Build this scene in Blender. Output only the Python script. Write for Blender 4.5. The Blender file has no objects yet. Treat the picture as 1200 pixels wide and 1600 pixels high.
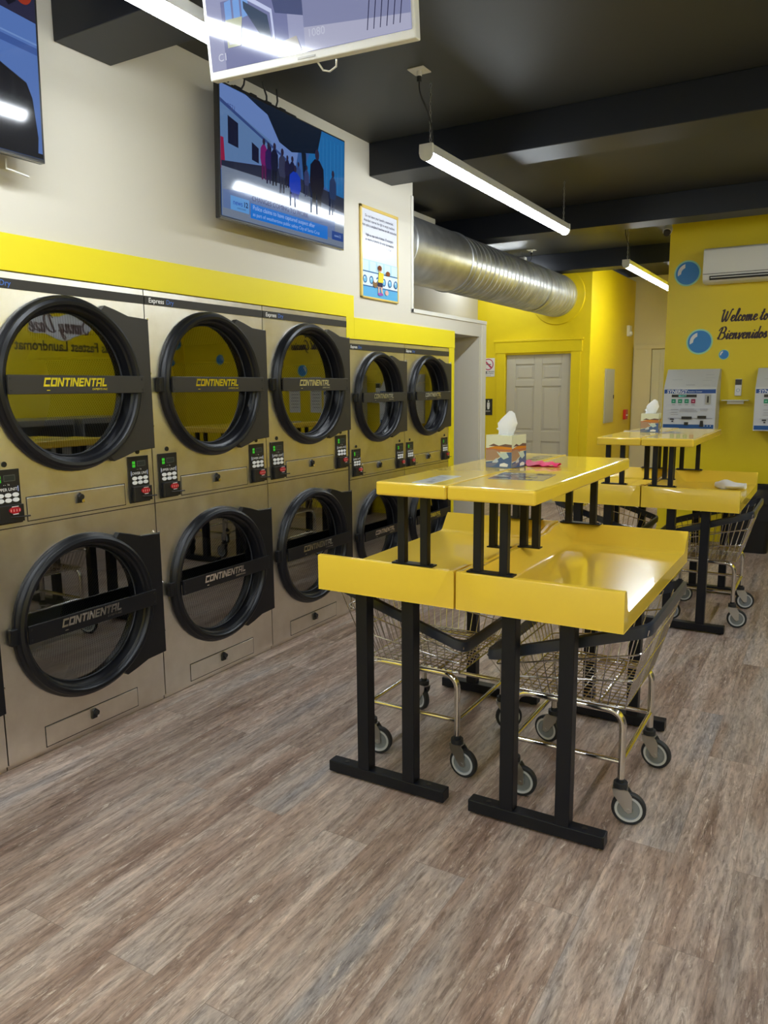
import bpy, math, random
from mathutils import Vector, Matrix
random.seed(7)
PI = math.pi
COL = bpy.context.scene.collection

# ------------------------------------------------------------------ camera, world, exposure
W_PX, H_PX = 1200, 1600
FOC = 1200.0
def _unit(v): return Vector(v).normalized()
_Y = _unit((1315 - 600, -(600 - 800), -FOC))
_Z = -_unit((665 - 600, -(8200 - 800), -FOC)); _Z = (_Z - _Z.dot(_Y) * _Y).normalized()
_X = _Y.cross(_Z)
cam_d = bpy.data.cameras.new('camera')
cam_d.sensor_fit = 'VERTICAL'; cam_d.sensor_height = 36; cam_d.lens = 36 * FOC / H_PX
cam_d.clip_start = 0.05; cam_d.clip_end = 60
cam = bpy.data.objects.new('camera', cam_d); COL.objects.link(cam)
cam.matrix_world = Matrix(((_X[0], _X[1], _X[2], 0), (_Y[0], _Y[1], _Y[2], 0), (_Z[0], _Z[1], _Z[2], 1.5), (0, 0, 0, 1)))
bpy.context.scene.camera = cam
sc = bpy.context.scene
sc.view_settings.view_transform = 'Standard'; sc.view_settings.look = 'None'
sc.view_settings.gamma = 1; sc.view_settings.use_curve_mapping = False
sc.view_settings.exposure = 1.2
LAMP = 23.0
wd = bpy.data.worlds.new('world'); sc.world = wd; wd.use_nodes = True
wd.node_tree.nodes['Background'].inputs[0].default_value = (0.5, 0.55, 0.6, 1)
wd.node_tree.nodes['Background'].inputs[1].default_value = 0.15

# ------------------------------------------------------------------ materials
MATS = {}
def mat(name, col=(.5, .5, .5), rough=.5, metal=0, spec=None, coat=0, coat_rough=.1, emit=None, estr=1, bump=None, attr=False):
    if name in MATS: return MATS[name]
    m = bpy.data.materials.new(name); m.use_nodes = True; nt = m.node_tree
    b = nt.nodes['Principled BSDF']
    b.inputs['Base Color'].default_value = (*col, 1); b.inputs['Roughness'].default_value = rough
    b.inputs['Metallic'].default_value = metal
    if spec is not None: b.inputs['Specular IOR Level'].default_value = spec
    b.inputs['Coat Weight'].default_value = coat; b.inputs['Coat Roughness'].default_value = coat_rough
    if emit:
        b.inputs['Emission Color'].default_value = (*emit, 1); b.inputs['Emission Strength'].default_value = estr
    if attr:
        a = nt.nodes.new('ShaderNodeAttribute'); a.attribute_name = 'Col'
        if attr == 'emit':
            nt.links.new(a.outputs['Color'], b.inputs['Emission Color']); b.inputs['Emission Strength'].default_value = estr
        else: nt.links.new(a.outputs['Color'], b.inputs['Base Color'])
    if bump:   # (scale, strength, distance)
        n = nt.nodes.new('ShaderNodeTexNoise'); n.inputs['Scale'].default_value = bump[0]; n.inputs['Detail'].default_value = 4
        tc = nt.nodes.new('ShaderNodeTexCoord'); nt.links.new(tc.outputs['Object'], n.inputs['Vector'])
        bp = nt.nodes.new('ShaderNodeBump'); bp.inputs['Strength'].default_value = bump[1]; bp.inputs['Distance'].default_value = bump[2]
        nt.links.new(n.outputs['Fac'], bp.inputs['Height']); nt.links.new(bp.outputs['Normal'], b.inputs['Normal'])
    MATS[name] = m
    return m
M_WHITE = mat('wall_white', (.66, .62, .53), .7, bump=(180, .08, .001))
M_TRIMW = mat('trim_white', (.74, .72, .66), .45)
M_YEL = mat('wall_yellow', (.82, .635, .004), .42, bump=(220, .06, .001))
M_FASC = mat('fascia_yellow', (.84, .70, .004), .5)
M_CREAM = mat('wall_cream', (.74, .68, .48), .7)
M_BEAM = mat('beam_black', (.0045, .006, .011), .45)
M_CEIL = mat('ceiling_charcoal', (.026, .026, .022), .5, bump=(150, .1, .001))
M_BLACK = mat('black_powdercoat', (.005, .0065, .012), .42, spec=.35)
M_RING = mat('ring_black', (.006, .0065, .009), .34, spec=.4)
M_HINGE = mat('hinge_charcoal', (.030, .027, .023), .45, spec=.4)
M_PLAST = mat('black_plastic', (.015, .015, .016), .3)
M_TRAY = mat('tray_yellow', (.86, .60, .06), .2, spec=.3, coat=.55, coat_rough=.035, bump=(9, .05, .004))
M_CHROME = mat('chrome', (.75, .73, .7), .12, 1)
M_WIRE = mat('wire_zinc', (.62, .6, .56), .25, 1)
M_ZINC = mat('zinc_plate', (.6, .6, .6), .35, 1)
M_BUMP = mat('bumper_navy', (.03, .038, .06), .3)
M_RUBBER = mat('rubber_dark', (.02, .022, .026), .6)
M_HUB = mat('wheel_grey', (.25, .275, .29), .4)
M_HUB2 = mat('wheel_rim_grey', (.6, .62, .64), .4)
M_LET = mat('letter_chrome', (.95, .95, .93), .12, 1)
M_WHITEP = mat('white_plastic', (.78, .78, .76), .35)
M_HOUS = mat('lamp_housing', (.55, .55, .54), .4)
M_LIT = mat('lamp_diffuser', (.9, .9, .9), .4, emit=(.87, .94, 1.0), estr=LAMP)
M_GREEN = mat('green_display', (.01, .06, .01), .3, emit=(.05, .6, .03), estr=.4)
M_RED = mat('red_reader', (.32, .003, .012), .35, emit=(.6, .01, .02), estr=.05)
M_DOOR = mat('door_paint', (.56, .53, .44), .45)
M_DOORW = mat('door_paint_pale', (.66, .65, .52), .5)
M_INK = mat('ink_dark', (.03, .012, .02), .5)
M_WHT = mat('white_print', (.8, .8, .8), .5)
M_BLUEP = mat('blue_print', (.02, .14, .5), .5)
M_CYANP = mat('bubble_blue', (.012, .22, .62), .4)
M_HALO = mat('bubble_halo', (.35, .72, .5), .4)
M_PRINT = mat('print_matte', rough=.45, attr=True)
M_PRINTG = mat('print_gloss', rough=.12, attr=True)
M_SCREEN = mat('screen', (.005, .005, .006), .09, attr='emit', estr=.36, spec=.7)
M_PAPER = mat('tissue_white', (.82, .83, .86), .8)
M_PINK = mat('pink_cloth', (.85, .02, .13), .6)
M_BIN = mat('bin_black', (.01, .01, .011), .45)
M_BAG = mat('bag_black', (.02, .02, .022), .2)
M_PANEL = mat('electrical_grey', (.42, .42, .38), .4)
M_REDP = mat('alarm_red', (.6, .02, .02), .4)
M_CORD = mat('cord_black', (.012, .012, .013), .5)
M_GREY = mat('grey_machine', (.3, .3, .3), .35, .6)
M_DARKIN = mat('dark_interior', (.03, .03, .03), .8)
M_LOGO = mat('logo_grey', (.42, .44, .46), .5)

def steel():
    m = bpy.data.materials.new('stainless_steel'); m.use_nodes = True; nt = m.node_tree; b = nt.nodes['Principled BSDF']
    tc = nt.nodes.new('ShaderNodeTexCoord')
    n = nt.nodes.new('ShaderNodeTexNoise'); n.inputs['Scale'].default_value = 7; n.inputs['Detail'].default_value = 6; n.inputs['Roughness'].default_value = .6
    nt.links.new(tc.outputs['Object'], n.inputs['Vector'])
    r = nt.nodes.new('ShaderNodeMapRange'); r.inputs['To Min'].default_value = .22; r.inputs['To Max'].default_value = .42
    nt.links.new(n.outputs['Fac'], r.inputs['Value']); nt.links.new(r.outputs['Result'], b.inputs['Roughness'])
    c = nt.nodes.new('ShaderNodeValToRGB'); c.color_ramp.elements[0].position = .3; c.color_ramp.elements[1].position = .7
    c.color_ramp.elements[0].color = (.78, .74, .66, 1); c.color_ramp.elements[1].color = (.90, .87, .80, 1)
    nt.links.new(n.outputs['Fac'], c.inputs['Fac']); nt.links.new(c.outputs['Color'], b.inputs['Base Color'])
    b.inputs['Metallic'].default_value = 1
    n2 = nt.nodes.new('ShaderNodeTexNoise'); n2.inputs['Scale'].default_value = 3.0; n2.inputs['Detail'].default_value = 2
    nt.links.new(tc.outputs['Object'], n2.inputs['Vector'])
    bp = nt.nodes.new('ShaderNodeBump'); bp.inputs['Strength'].default_value = .22; bp.inputs['Distance'].default_value = .02
    nt.links.new(n2.outputs['Fac'], bp.inputs['Height']); nt.links.new(bp.outputs['Normal'], b.inputs['Normal'])
    return m
M_STEEL = steel()

def glass():
    m = bpy.data.materials.new('tinted_door_glass'); m.use_nodes = True; nt = m.node_tree
    out = nt.nodes['Material Output']; nt.nodes.remove(nt.nodes['Principled BSDF'])
    tr = nt.nodes.new('ShaderNodeBsdfTransparent'); tr.inputs[0].default_value = (.34, .36, .36, 1)
    gl = nt.nodes.new('ShaderNodeBsdfGlossy'); gl.inputs['Roughness'].default_value = .015; gl.inputs['Color'].default_value = (.95, .95, .95, 1)
    fr = nt.nodes.new('ShaderNodeFresnel'); fr.inputs['IOR'].default_value = 1.5
    ad = nt.nodes.new('ShaderNodeMath'); ad.operation = 'MULTIPLY_ADD'; ad.inputs[1].default_value = 1.5; ad.inputs[2].default_value = .17
    nt.links.new(fr.outputs[0], ad.inputs[0])
    mx = nt.nodes.new('ShaderNodeMixShader'); nt.links.new(ad.outputs[0], mx.inputs[0])
    nt.links.new(tr.outputs[0], mx.inputs[1]); nt.links.new(gl.outputs[0], mx.inputs[2]); nt.links.new(mx.outputs[0], out.inputs[0])
    return m
M_GLASS = glass()

def drum_mat():
    m = bpy.data.materials.new('perforated_drum'); m.use_nodes = True; nt = m.node_tree; b = nt.nodes['Principled BSDF']
    tc = nt.nodes.new('ShaderNodeTexCoord'); sp = nt.nodes.new('ShaderNodeSeparateXYZ'); nt.links.new(tc.outputs['Object'], sp.inputs[0])
    at = nt.nodes.new('ShaderNodeMath'); at.operation = 'ARCTAN2'; nt.links.new(sp.outputs[1], at.inputs[0]); nt.links.new(sp.outputs[2], at.inputs[1])
    mu = nt.nodes.new('ShaderNodeMath'); mu.operation = 'MULTIPLY'; mu.inputs[1].default_value = .36; nt.links.new(at.outputs[0], mu.inputs[0])
    cb = nt.nodes.new('ShaderNodeCombineXYZ'); nt.links.new(mu.outputs[0], cb.inputs[0]); nt.links.new(sp.outputs[0], cb.inputs[1])
    mp = nt.nodes.new('ShaderNodeMapping'); mp.inputs['Rotation'].default_value = (0, 0, PI / 4); nt.links.new(cb.outputs[0], mp.inputs[0])
    v = nt.nodes.new('ShaderNodeTexVoronoi'); v.voronoi_dimensions = '2D'; v.inputs['Scale'].default_value = 82; v.inputs['Randomness'].default_value = 0
    nt.links.new(mp.outputs[0], v.inputs['Vector'])
    lt = nt.nodes.new('ShaderNodeMath'); lt.operation = 'LESS_THAN'; lt.inputs[1].default_value = .30; nt.links.new(v.outputs['Distance'], lt.inputs[0])
    mx = nt.nodes.new('ShaderNodeMix'); mx.data_type = 'RGBA'; mx.inputs[6].default_value = (.40, .40, .41, 1); mx.inputs[7].default_value = (.004, .004, .004, 1)
    nt.links.new(lt.outputs[0], mx.inputs[0]); nt.links.new(mx.outputs[2], b.inputs['Base Color'])
    b.inputs['Metallic'].default_value = .9; b.inputs['Roughness'].default_value = .4
    return m
M_DRUM = drum_mat()

def floor_mat():
    m = bpy.data.materials.new('vinyl_plank_floor'); m.use_nodes = True; nt = m.node_tree; b = nt.nodes['Principled BSDF']
    L = nt.links.new
    tc = nt.nodes.new('ShaderNodeTexCoord'); sp = nt.nodes.new('ShaderNodeSeparateXYZ'); L(tc.outputs['Object'], sp.inputs[0])
    cb = nt.nodes.new('ShaderNodeCombineXYZ'); L(sp.outputs[1], cb.inputs[0]); L(sp.outputs[0], cb.inputs[1])
    br = nt.nodes.new('ShaderNodeTexBrick'); L(cb.outputs[0], br.inputs['Vector'])
    br.offset = .37; br.offset_frequency = 2; br.squash = 1
    br.inputs['Color1'].default_value = (0, 0, 0, 1); br.inputs['Color2'].default_value = (1, 1, 1, 1); br.inputs['Mortar'].default_value = (.5, .5, .5, 1)
    br.inputs['Scale'].default_value = 1; br.inputs['Mortar Size'].default_value = .0009; br.inputs['Mortar Smooth'].default_value = .2
    br.inputs['Brick Width'].default_value = 1.22; br.inputs['Row Height'].default_value = .178; br.inputs['Bias'].default_value = 0
    pr = nt.nodes.new('ShaderNodeRGBToBW'); L(br.outputs['Color'], pr.inputs[0])
    ofs = nt.nodes.new('ShaderNodeMath'); ofs.operation = 'MULTIPLY'; ofs.inputs[1].default_value = 37.0; L(pr.outputs[0], ofs.inputs[0])
    def noise(sx, sy, det, rough, dist=0):
        mp = nt.nodes.new('ShaderNodeMapping'); mp.inputs['Scale'].default_value = (sx, sy, 1); L(tc.outputs['Object'], mp.inputs[0])
        n = nt.nodes.new('ShaderNodeTexNoise'); n.noise_dimensions = '4D'; n.inputs['Scale'].default_value = 1
        n.inputs['Detail'].default_value = det; n.inputs['Roughness'].default_value = rough; n.inputs['Distortion'].default_value = dist
        L(mp.outputs[0], n.inputs['Vector']); L(ofs.outputs[0], n.inputs['W']); return n
    def ramp(src, pts):
        r = nt.nodes.new('ShaderNodeValToRGB'); e = r.color_ramp.elements
        while len(e) < len(pts): e.new(.5)
        for k, (p, c) in enumerate(pts): e[k].position = p; e[k].color = (*c, 1)
        L(src, r.inputs['Fac']); return r
    def mix(kind, fac, a, bb):
        x = nt.nodes.new('ShaderNodeMix'); x.data_type = 'RGBA'; x.blend_type = kind
        if isinstance(fac, float): x.inputs[0].default_value = fac
        else: L(fac, x.inputs[0])
        for s, v in ((6, a), (7, bb)):
            if isinstance(v, tuple): x.inputs[s].default_value = (*v, 1)
            else: L(v, x.inputs[s])
        return x.outputs[2]
    big = noise(7, .9, 3, .55, .4)
    mid = noise(26, 1.7, 6, .68, .6)
    fine = noise(85, 13, 6, .75, .8)
    base = ramp(big.outputs['Fac'], [(.30, (.245, .162, .128)), (.45, (.37, .272, .225)), (.57, (.47, .385, .34)), (.70, (.34, .31, .31))])
    g1 = ramp(mid.outputs['Fac'], [(.32, (.55, .50, .48)), (.48, (.88, .86, .84)), (.60, (1.06, 1.03, 1.0)), (.72, (1.3, 1.28, 1.22))])
    c1 = mix('MULTIPLY', 1.0, base.outputs[0], g1.outputs[0])
    g2 = ramp(fine.outputs['Fac'], [(.38, (.45, .42, .40)), (.50, (.95, .95, .95)), (.64, (1.35, 1.32, 1.28))])
    c2 = mix('MULTIPLY', .8, c1, g2.outputs[0])
    cracks = noise(34, 5.0, 9, .82, 1.8)
    rc = ramp(cracks.outputs['Fac'], [(.55, (0, 0, 0)), (.64, (1, 1, 1))])
    c3 = mix('MIX', rc.outputs[0], c2, (.66, .56, .48))
    fct = nt.nodes.new('ShaderNodeMath'); fct.operation = 'MULTIPLY'; fct.inputs[1].default_value = .45; L(br.outputs['Fac'], fct.inputs[0])
    c4 = mix('MIX', fct.outputs[0], c3, (.07, .05, .04))
    # plank tone
    tone = nt.nodes.new('ShaderNodeMapRange'); tone.inputs['To Min'].default_value = .88; tone.inputs['To Max'].default_value = 1.13; L(pr.outputs[0], tone.inputs['Value'])
    vm = nt.nodes.new('ShaderNodeVectorMath'); vm.operation = 'SCALE'; L(c4, vm.inputs[0]); L(tone.outputs[0], vm.inputs['Scale'])
    L(vm.outputs[0], b.inputs['Base Color'])
    b.inputs['Roughness'].default_value = .36; b.inputs['Specular IOR Level'].default_value = .45
    bp = nt.nodes.new('ShaderNodeBump'); bp.inputs['Strength'].default_value = .25; bp.inputs['Distance'].default_value = .002
    L(mid.outputs['Fac'], bp.inputs['Height']); L(bp.outputs['Normal'], b.inputs['Normal'])
    return m
M_FLOOR = floor_mat()

def duct_mat():
    m = bpy.data.materials.new('galvanized_duct'); m.use_nodes = True; nt = m.node_tree; b = nt.nodes['Principled BSDF']
    tc = nt.nodes.new('ShaderNodeTexCoord'); n = nt.nodes.new('ShaderNodeTexNoise'); n.inputs['Scale'].default_value = 5; n.inputs['Detail'].default_value = 6
    nt.links.new(tc.outputs['Object'], n.inputs['Vector'])
    c = nt.nodes.new('ShaderNodeValToRGB'); c.color_ramp.elements[0].position = .35; c.color_ramp.elements[1].position = .65
    c.color_ramp.elements[0].color = (.46, .47, .48, 1); c.color_ramp.elements[1].color = (.70, .71, .72, 1)
    nt.links.new(n.outputs['Fac'], c.inputs['Fac']); nt.links.new(c.outputs['Color'], b.inputs['Base Color'])
    b.inputs['Metallic'].default_value = .85; b.inputs['Roughness'].default_value = .36
    return m
M_DUCT = duct_mat()

# ------------------------------------------------------------------ mesh builder
class MB:
    def __init__(s): s.v = []; s.f = []; s.m = []; s.c = []; s.mats = []
    def _mi(s, m):
        if m is None: return 0
        if m not in s.mats: s.mats.append(m)
        return s.mats.index(m)
    def face(s, pts, m=None, col=None):
        i = len(s.v); s.v += [tuple(p) for p in pts]; s.f.append(tuple(range(i, i + len(pts)))); s.m.append(s._mi(m)); s.c.append(col)
    def grid(s, verts, faces, m=None, col=None):
        i = len(s.v); s.v += [tuple(p) for p in verts]; k = s._mi(m)
        for f in faces: s.f.append(tuple(i + a for a in f)); s.m.append(k); s.c.append(col)
    def box(s, a, b, m=None, col=None):
        x0, y0, z0 = [min(a[i], b[i]) for i in range(3)]; x1, y1, z1 = [max(a[i], b[i]) for i in range(3)]
        v = [(x0, y0, z0), (x1, y0, z0), (x1, y1, z0), (x0, y1, z0), (x0, y0, z1), (x1, y0, z1), (x1, y1, z1), (x0, y1, z1)]
        s.grid(v, [(0, 3, 2, 1), (4, 5, 6, 7), (0, 1, 5, 4), (1, 2, 6, 5), (2, 3, 7, 6), (3, 0, 4, 7)], m, col); return s
    def tube(s, path, r, seg=8, m=None, closed=False, caps=True):
        P = [Vector(p) for p in path]; n = len(P)
        rs = r if isinstance(r, (list, tuple)) else [r] * n
        T = []
        for i in range(n):
            if closed: t = P[(i + 1) % n] - P[i - 1]
            else: t = P[min(i + 1, n - 1)] - P[max(i - 1, 0)]
            T.append(t.normalized())
        up = Vector((0, 0, 1)) if abs(T[0].z) < .9 else Vector((1, 0, 0))
        nrm = (up - up.dot(T[0]) * T[0]).normalized()
        vs = []
        for i in range(n):
            nrm = (nrm - nrm.dot(T[i]) * T[i]).normalized(); bi = T[i].cross(nrm)
            for k in range(seg):
                a = 2 * PI * (k + .5) / seg
                vs.append(P[i] + rs[i] * (math.cos(a) * nrm + math.sin(a) * bi))
        fs = []
        for i in range(n if closed else n - 1):
            j = (i + 1) % n
            for k in range(seg):
                k2 = (k + 1) % seg
                fs.append((i * seg + k, i * seg + k2, j * seg + k2, j * seg + k))
        if caps and not closed:
            fs.append(tuple(range(seg))[::-1]); fs.append(tuple((n - 1) * seg + k for k in range(seg)))
        s.grid(vs, fs, m); return s
    def cyl(s, p0, p1, r, seg=20, m=None, r1=None):
        return s.tube([p0, p1], [r, r if r1 is None else r1], seg, m)
    def lathe(s, prof, axis='x', seg=48, center=(0, 0, 0), m=None, closed=False):
        n = len(prof); vs = []
        for (r, h) in prof:
            for k in range(seg):
                a = 2 * PI * k / seg; u, w = r * math.cos(a), r * math.sin(a)
                p = {'x': (h, u, w), 'y': (w, h, u), 'z': (u, w, h)}[axis]
                vs.append((p[0] + center[0], p[1] + center[1], p[2] + center[2]))
        fs = []
        for i in range(n if closed else n - 1):
            j = (i + 1) % n
            for k in range(seg):
                k2 = (k + 1) % seg; fs.append((i * seg + k, i * seg + k2, j * seg + k2, j * seg + k))
        s.grid(vs, fs, m); return s
    def prism(s, poly, fn, d0, d1, m=None, col=None):   # poly 2D, fn(u,v,d)->xyz
        n = len(poly); vs = [fn(u, v, d0) for u, v in poly] + [fn(u, v, d1) for u, v in poly]
        fs = [tuple(range(n))[::-1], tuple(range(n, 2 * n))] + [(i, (i + 1) % n, n + (i + 1) % n, n + i) for i in range(n)]
        s.grid(vs, fs, m, col); return s
    def build(s, name, m=None, parent=None, smooth=None, bevel=0, loc=None, seg=2):
        me = bpy.data.meshes.new(name); me.from_pydata(s.v, [], s.f)
        ms = s.mats if s.mats else [m]
        if m is not None and s.mats and m not in s.mats: pass
        for x in ms: me.materials.append(x)
        me.polygons.foreach_set('material_index', s.m)
        if any(c is not None for c in s.c):
            at = me.color_attributes.new('Col', 'FLOAT_COLOR', 'CORNER'); buf = []
            for f, c in zip(s.f, s.c):
                c = c or (.5, .5, .5)
                for _ in f: buf += [c[0], c[1], c[2], 1]
            at.data.foreach_set('color', buf)
        me.validate(); me.update()
        if smooth:
            me.shade_smooth(); me.set_sharp_from_angle(angle=math.radians(smooth))
        o = bpy.data.objects.new(name, me); COL.objects.link(o)
        if parent is not None: o.parent = parent
        if loc: o.location = loc
        if bevel:
            bm_ = o.modifiers.new('bevel', 'BEVEL'); bm_.width = bevel; bm_.segments = seg; bm_.limit_method = 'ANGLE'; bm_.angle_limit = math.radians(40)
        return o

def tag(o, label, cat, group=None, kind=None):
    o['label'] = label; o['category'] = cat
    if group: o['group'] = group
    if kind: o['kind'] = kind
    return o
def thing(name, label, cat, loc=(0, 0, 0), rz=0, group=None):
    o = bpy.data.objects.new(name, None); COL.objects.link(o); o.location = loc; o.rotation_euler.z = rz
    o.empty_display_size = .1
    return tag(o, label, cat, group)
def struct(name, mb, m=None, **k):
    o = mb.build(name, m, **k); o['kind'] = 'structure'; return o
def copy_tree(o, parent=None):
    c = o.copy(); COL.objects.link(c)
    if parent is not None: c.parent = parent
    for ch in list(o.children): copy_tree(ch, c)
    return c

# text as flat polygons (verts2d, faces)
_tc = {}
def text_poly(s, size=1.0, shear=0, bold=0, align='CENTER', xs=1.0):
    key = (s, shear, bold, align)
    if key not in _tc:
        cu = bpy.data.curves.new('t', 'FONT'); cu.body = s; cu.size = 1; cu.shear = shear; cu.offset = bold; cu.align_x = align
        cu.resolution_u = 3
        ob = bpy.data.objects.new('t', cu); COL.objects.link(ob)
        dg = bpy.context.evaluated_depsgraph_get()
        me = bpy.data.meshes.new_from_object(ob.evaluated_get(dg))
        _tc[key] = ([(v.co.x, v.co.y) for v in me.vertices], [tuple(p.vertices) for p in me.polygons])
        bpy.data.objects.remove(ob); bpy.data.curves.remove(cu); bpy.data.meshes.remove(me)
    v, f = _tc[key]
    return [(x * size * xs, y * size) for x, y in v], f

SQ = {'C': [(0, 0, .24, 1), (0, 0, .92, .24), (0, .76, .92, 1)], 'O': [(0, 0, .24, 1), (.70, 0, .94, 1), (0, 0, .94, .24), (0, .76, .94, 1)],
 'N': [(0, 0, .24, 1), (.70, 0, .94, 1), 'd'], 'T': [(0, .76, .86, 1), (.31, 0, .55, 1)], 'I': [(0, 0, .24, 1)], 'E': [(0, 0, .24, 1), (0, 0, .8, .22), (0, .39, .72, .61), (0, .78, .8, 1)],
 'A': [(0, 0, .24, 1), (.66, 0, .90, 1), (0, .76, .90, 1), (0, .32, .90, .5)], 'L': [(0, 0, .24, 1), (0, 0, .78, .24)]}
def block_text(a, s, u0, v0, h, shear=.25):
    adv = {'I': .34, 'T': .94, 'E': .88, 'L': .8}; x = 0; w = .86 * h
    tot = sum(adv.get(c, 1.03) for c in s) * w; x = u0 - tot / 2; k = 0
    for c in s:
        for q in SQ[c]:
            P = [(0, 1), (.26, 1), (.94, 0), (.68, 0)] if q == 'd' else [(q[0], q[1]), (q[2], q[1]), (q[2], q[3]), (q[0], q[3])]
            pts = [(x + p * w + shear * r * h, v0 + r * h) for p, r in P]
            if q == 'd': pts = pts[::-1]
            a.mb.face([a.at(*p, .0004 + .00003 * k) for p in pts]); k += 1
        x += adv.get(c, 1.03) * w
class Art:     # layered flat picture; P = origin, U,V unit vectors, N normal
    def __init__(s, P, U, V, N, mb=None, step=.0004):
        s.P, s.U, s.V, s.N = map(Vector, (P, U, V, N)); s.mb = mb or MB(); s.k = 1; s.step = step
    def at(s, u, v, d=0): return s.P + s.U * u + s.V * v + s.N * d
    def poly(s, pts, col, m=None):
        s.mb.face([s.at(u, v, s.k * s.step) for u, v in pts], m, col); s.k += 1; return s
    def rect(s, u0, v0, u1, v1, col, m=None): return s.poly([(u0, v0), (u1, v0), (u1, v1), (u0, v1)], col, m)
    def ell(s, cu, cv, ru, rv, col, n=24, m=None):
        return s.poly([(cu + ru * math.cos(2 * PI * i / n), cv + rv * math.sin(2 * PI * i / n)) for i in range(n)], col, m)
    def text(s, t, u, v, size, col, shear=0, bold=0, align='CENTER', xs=1.0, m=None):
        vs, fs = text_poly(t, size, shear, bold, align, xs)
        s.mb.grid([s.at(u + a, v + b, s.k * s.step) for a, b in vs], fs, m, col); s.k += 1; return s

# ------------------------------------------------------------------ room shell
XW = -2.75; CZ = 3.07
XR = 2.3
struct('floor', MB().box((-4.3, -2.6, -.1), (2.4, 12.1, 0)), M_FLOOR)
struct('ceiling', MB().box((-4.3, -2.6, CZ), (2.4, 12.1, CZ + .1)), M_CEIL)
w = MB()
xa = XW - .135; xb = XW - .012
w.box((xa, -2.5, 0), (xb, .86, CZ)); w.box((xa, .86, 1.96), (xb, 4.225, CZ)); w.box((xa, 4.225, 1.83), (xb, 5.128, CZ))
w.box((xa, 5.128, 1.935), (xb, 6.49, 2.045)); w.box((xa, 5.128, 1.83), (xb, 5.83, 1.935))
w.box((-4.2, 6.353, 0), (xb, 6.49, 1.935)); w.box((-4.2, 5.72, 1.935), (xa, 6.49, 2.045))
w.box((-4.2, 5.72, 0), (xa - .01, 5.80, 1.935))
struct('wall_left', w, M_WHITE)
struct('wall_recess', MB().box((-4.3, -2.6, 0), (-4.2, 9.7, CZ)), M_WHITE)
# corner bead and sill of the opening above the passage
t = MB(); t.box((xb - .12, 5.098, 2.045), (xb + .008, 5.13, 2.86)); t.box((xb - .12, 5.098, 2.045), (xb + .008, 6.50, 2.075))
struct('trim_1', t, M_TRIMW, bevel=.003)
t = MB(); t.box((xb, 6.40, 0), (xb + .006, 6.492, 2.04))
struct('trim_2', t, M_TRIMW)
# yellow fascia over the dryers (stepped) and post
t = MB(); t.box((xb, -2.4, 1.95), (XW, 4.305, 2.088)); t.box((xb, 4.213, 1.815), (XW, 4.305, 1.951)); t.box((xb, 4.305, 1.815), (XW, 5.828, 1.952))
t.box((xb - .1, 5.727, 0), (XW - .002, 5.826, 1.815)); t.box((xb, -2.4, 0), (XW, .855, 1.95))
struct('trim_3', t, M_FASC, bevel=.002)
# ceiling beams
for i, (y0, y1, xl) in enumerate(((2.163, 2.44, XW - .01), (4.53, 4.82, XW - .01), (6.95, 7.22, -4.2), (9.3, 9.572, -4.2), (-.6, -.32, XW - .01))):
    struct('beam', MB().box((xl, y0, 2.865 if i else 2.85), (XR, y1, CZ)), M_BEAM, bevel=.004)
# white soffit block seen over the duct
struct('trim_4', MB().box((-4.2, 5.0, 2.925), (-3.3, 6.57, 3.015)), M_WHITE, bevel=.01)
# door wall (yellow)
YD = 9.6
w = MB(); w.box((-4.2, YD, 0), (-3.80, YD + .12, 2.95)); w.box((-2.93, YD, 0), (-2.7, YD + .12, 2.95)); w.box((-3.80, YD, 1.915), (-2.93, YD + .12, 2.95))
w.box((-2.82, YD + .12, 0), (-2.7, 11.9, 3.0))
struct('wall_back', w, M_YEL)
w = MB(); w.box((-2.82, 11.9, 0), (-1.40, 12.0, CZ))
struct('wall_hall', w, M_CREAM)
YK = 7.93
w = MB(); w.box((-1.50, YK, 0), (XR, YK + .12, CZ)); w.box((-1.50, YK + .12, 0), (-1.40, 11.9, CZ))
struct('wall_kiosk', w, M_YEL)
struct('wall_right', MB().box((XR, -2.6, 0), (XR + .1, YK + .1, CZ)), M_YEL)
struct('wall_front', MB().box((-4.3, -2.6, 0), (XR, -2.5, CZ)), M_CREAM)
struct('baseboard_back', MB().box((-1.505, YK - .014, 0), (XR, YK - .0005, .10)), M_YEL, bevel=.004)
struct('baseboard_door', MB().box((-4.2, YD - .014, 0), (-3.93, YD - .0005, .10)), M_YEL, bevel=.004)

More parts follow.
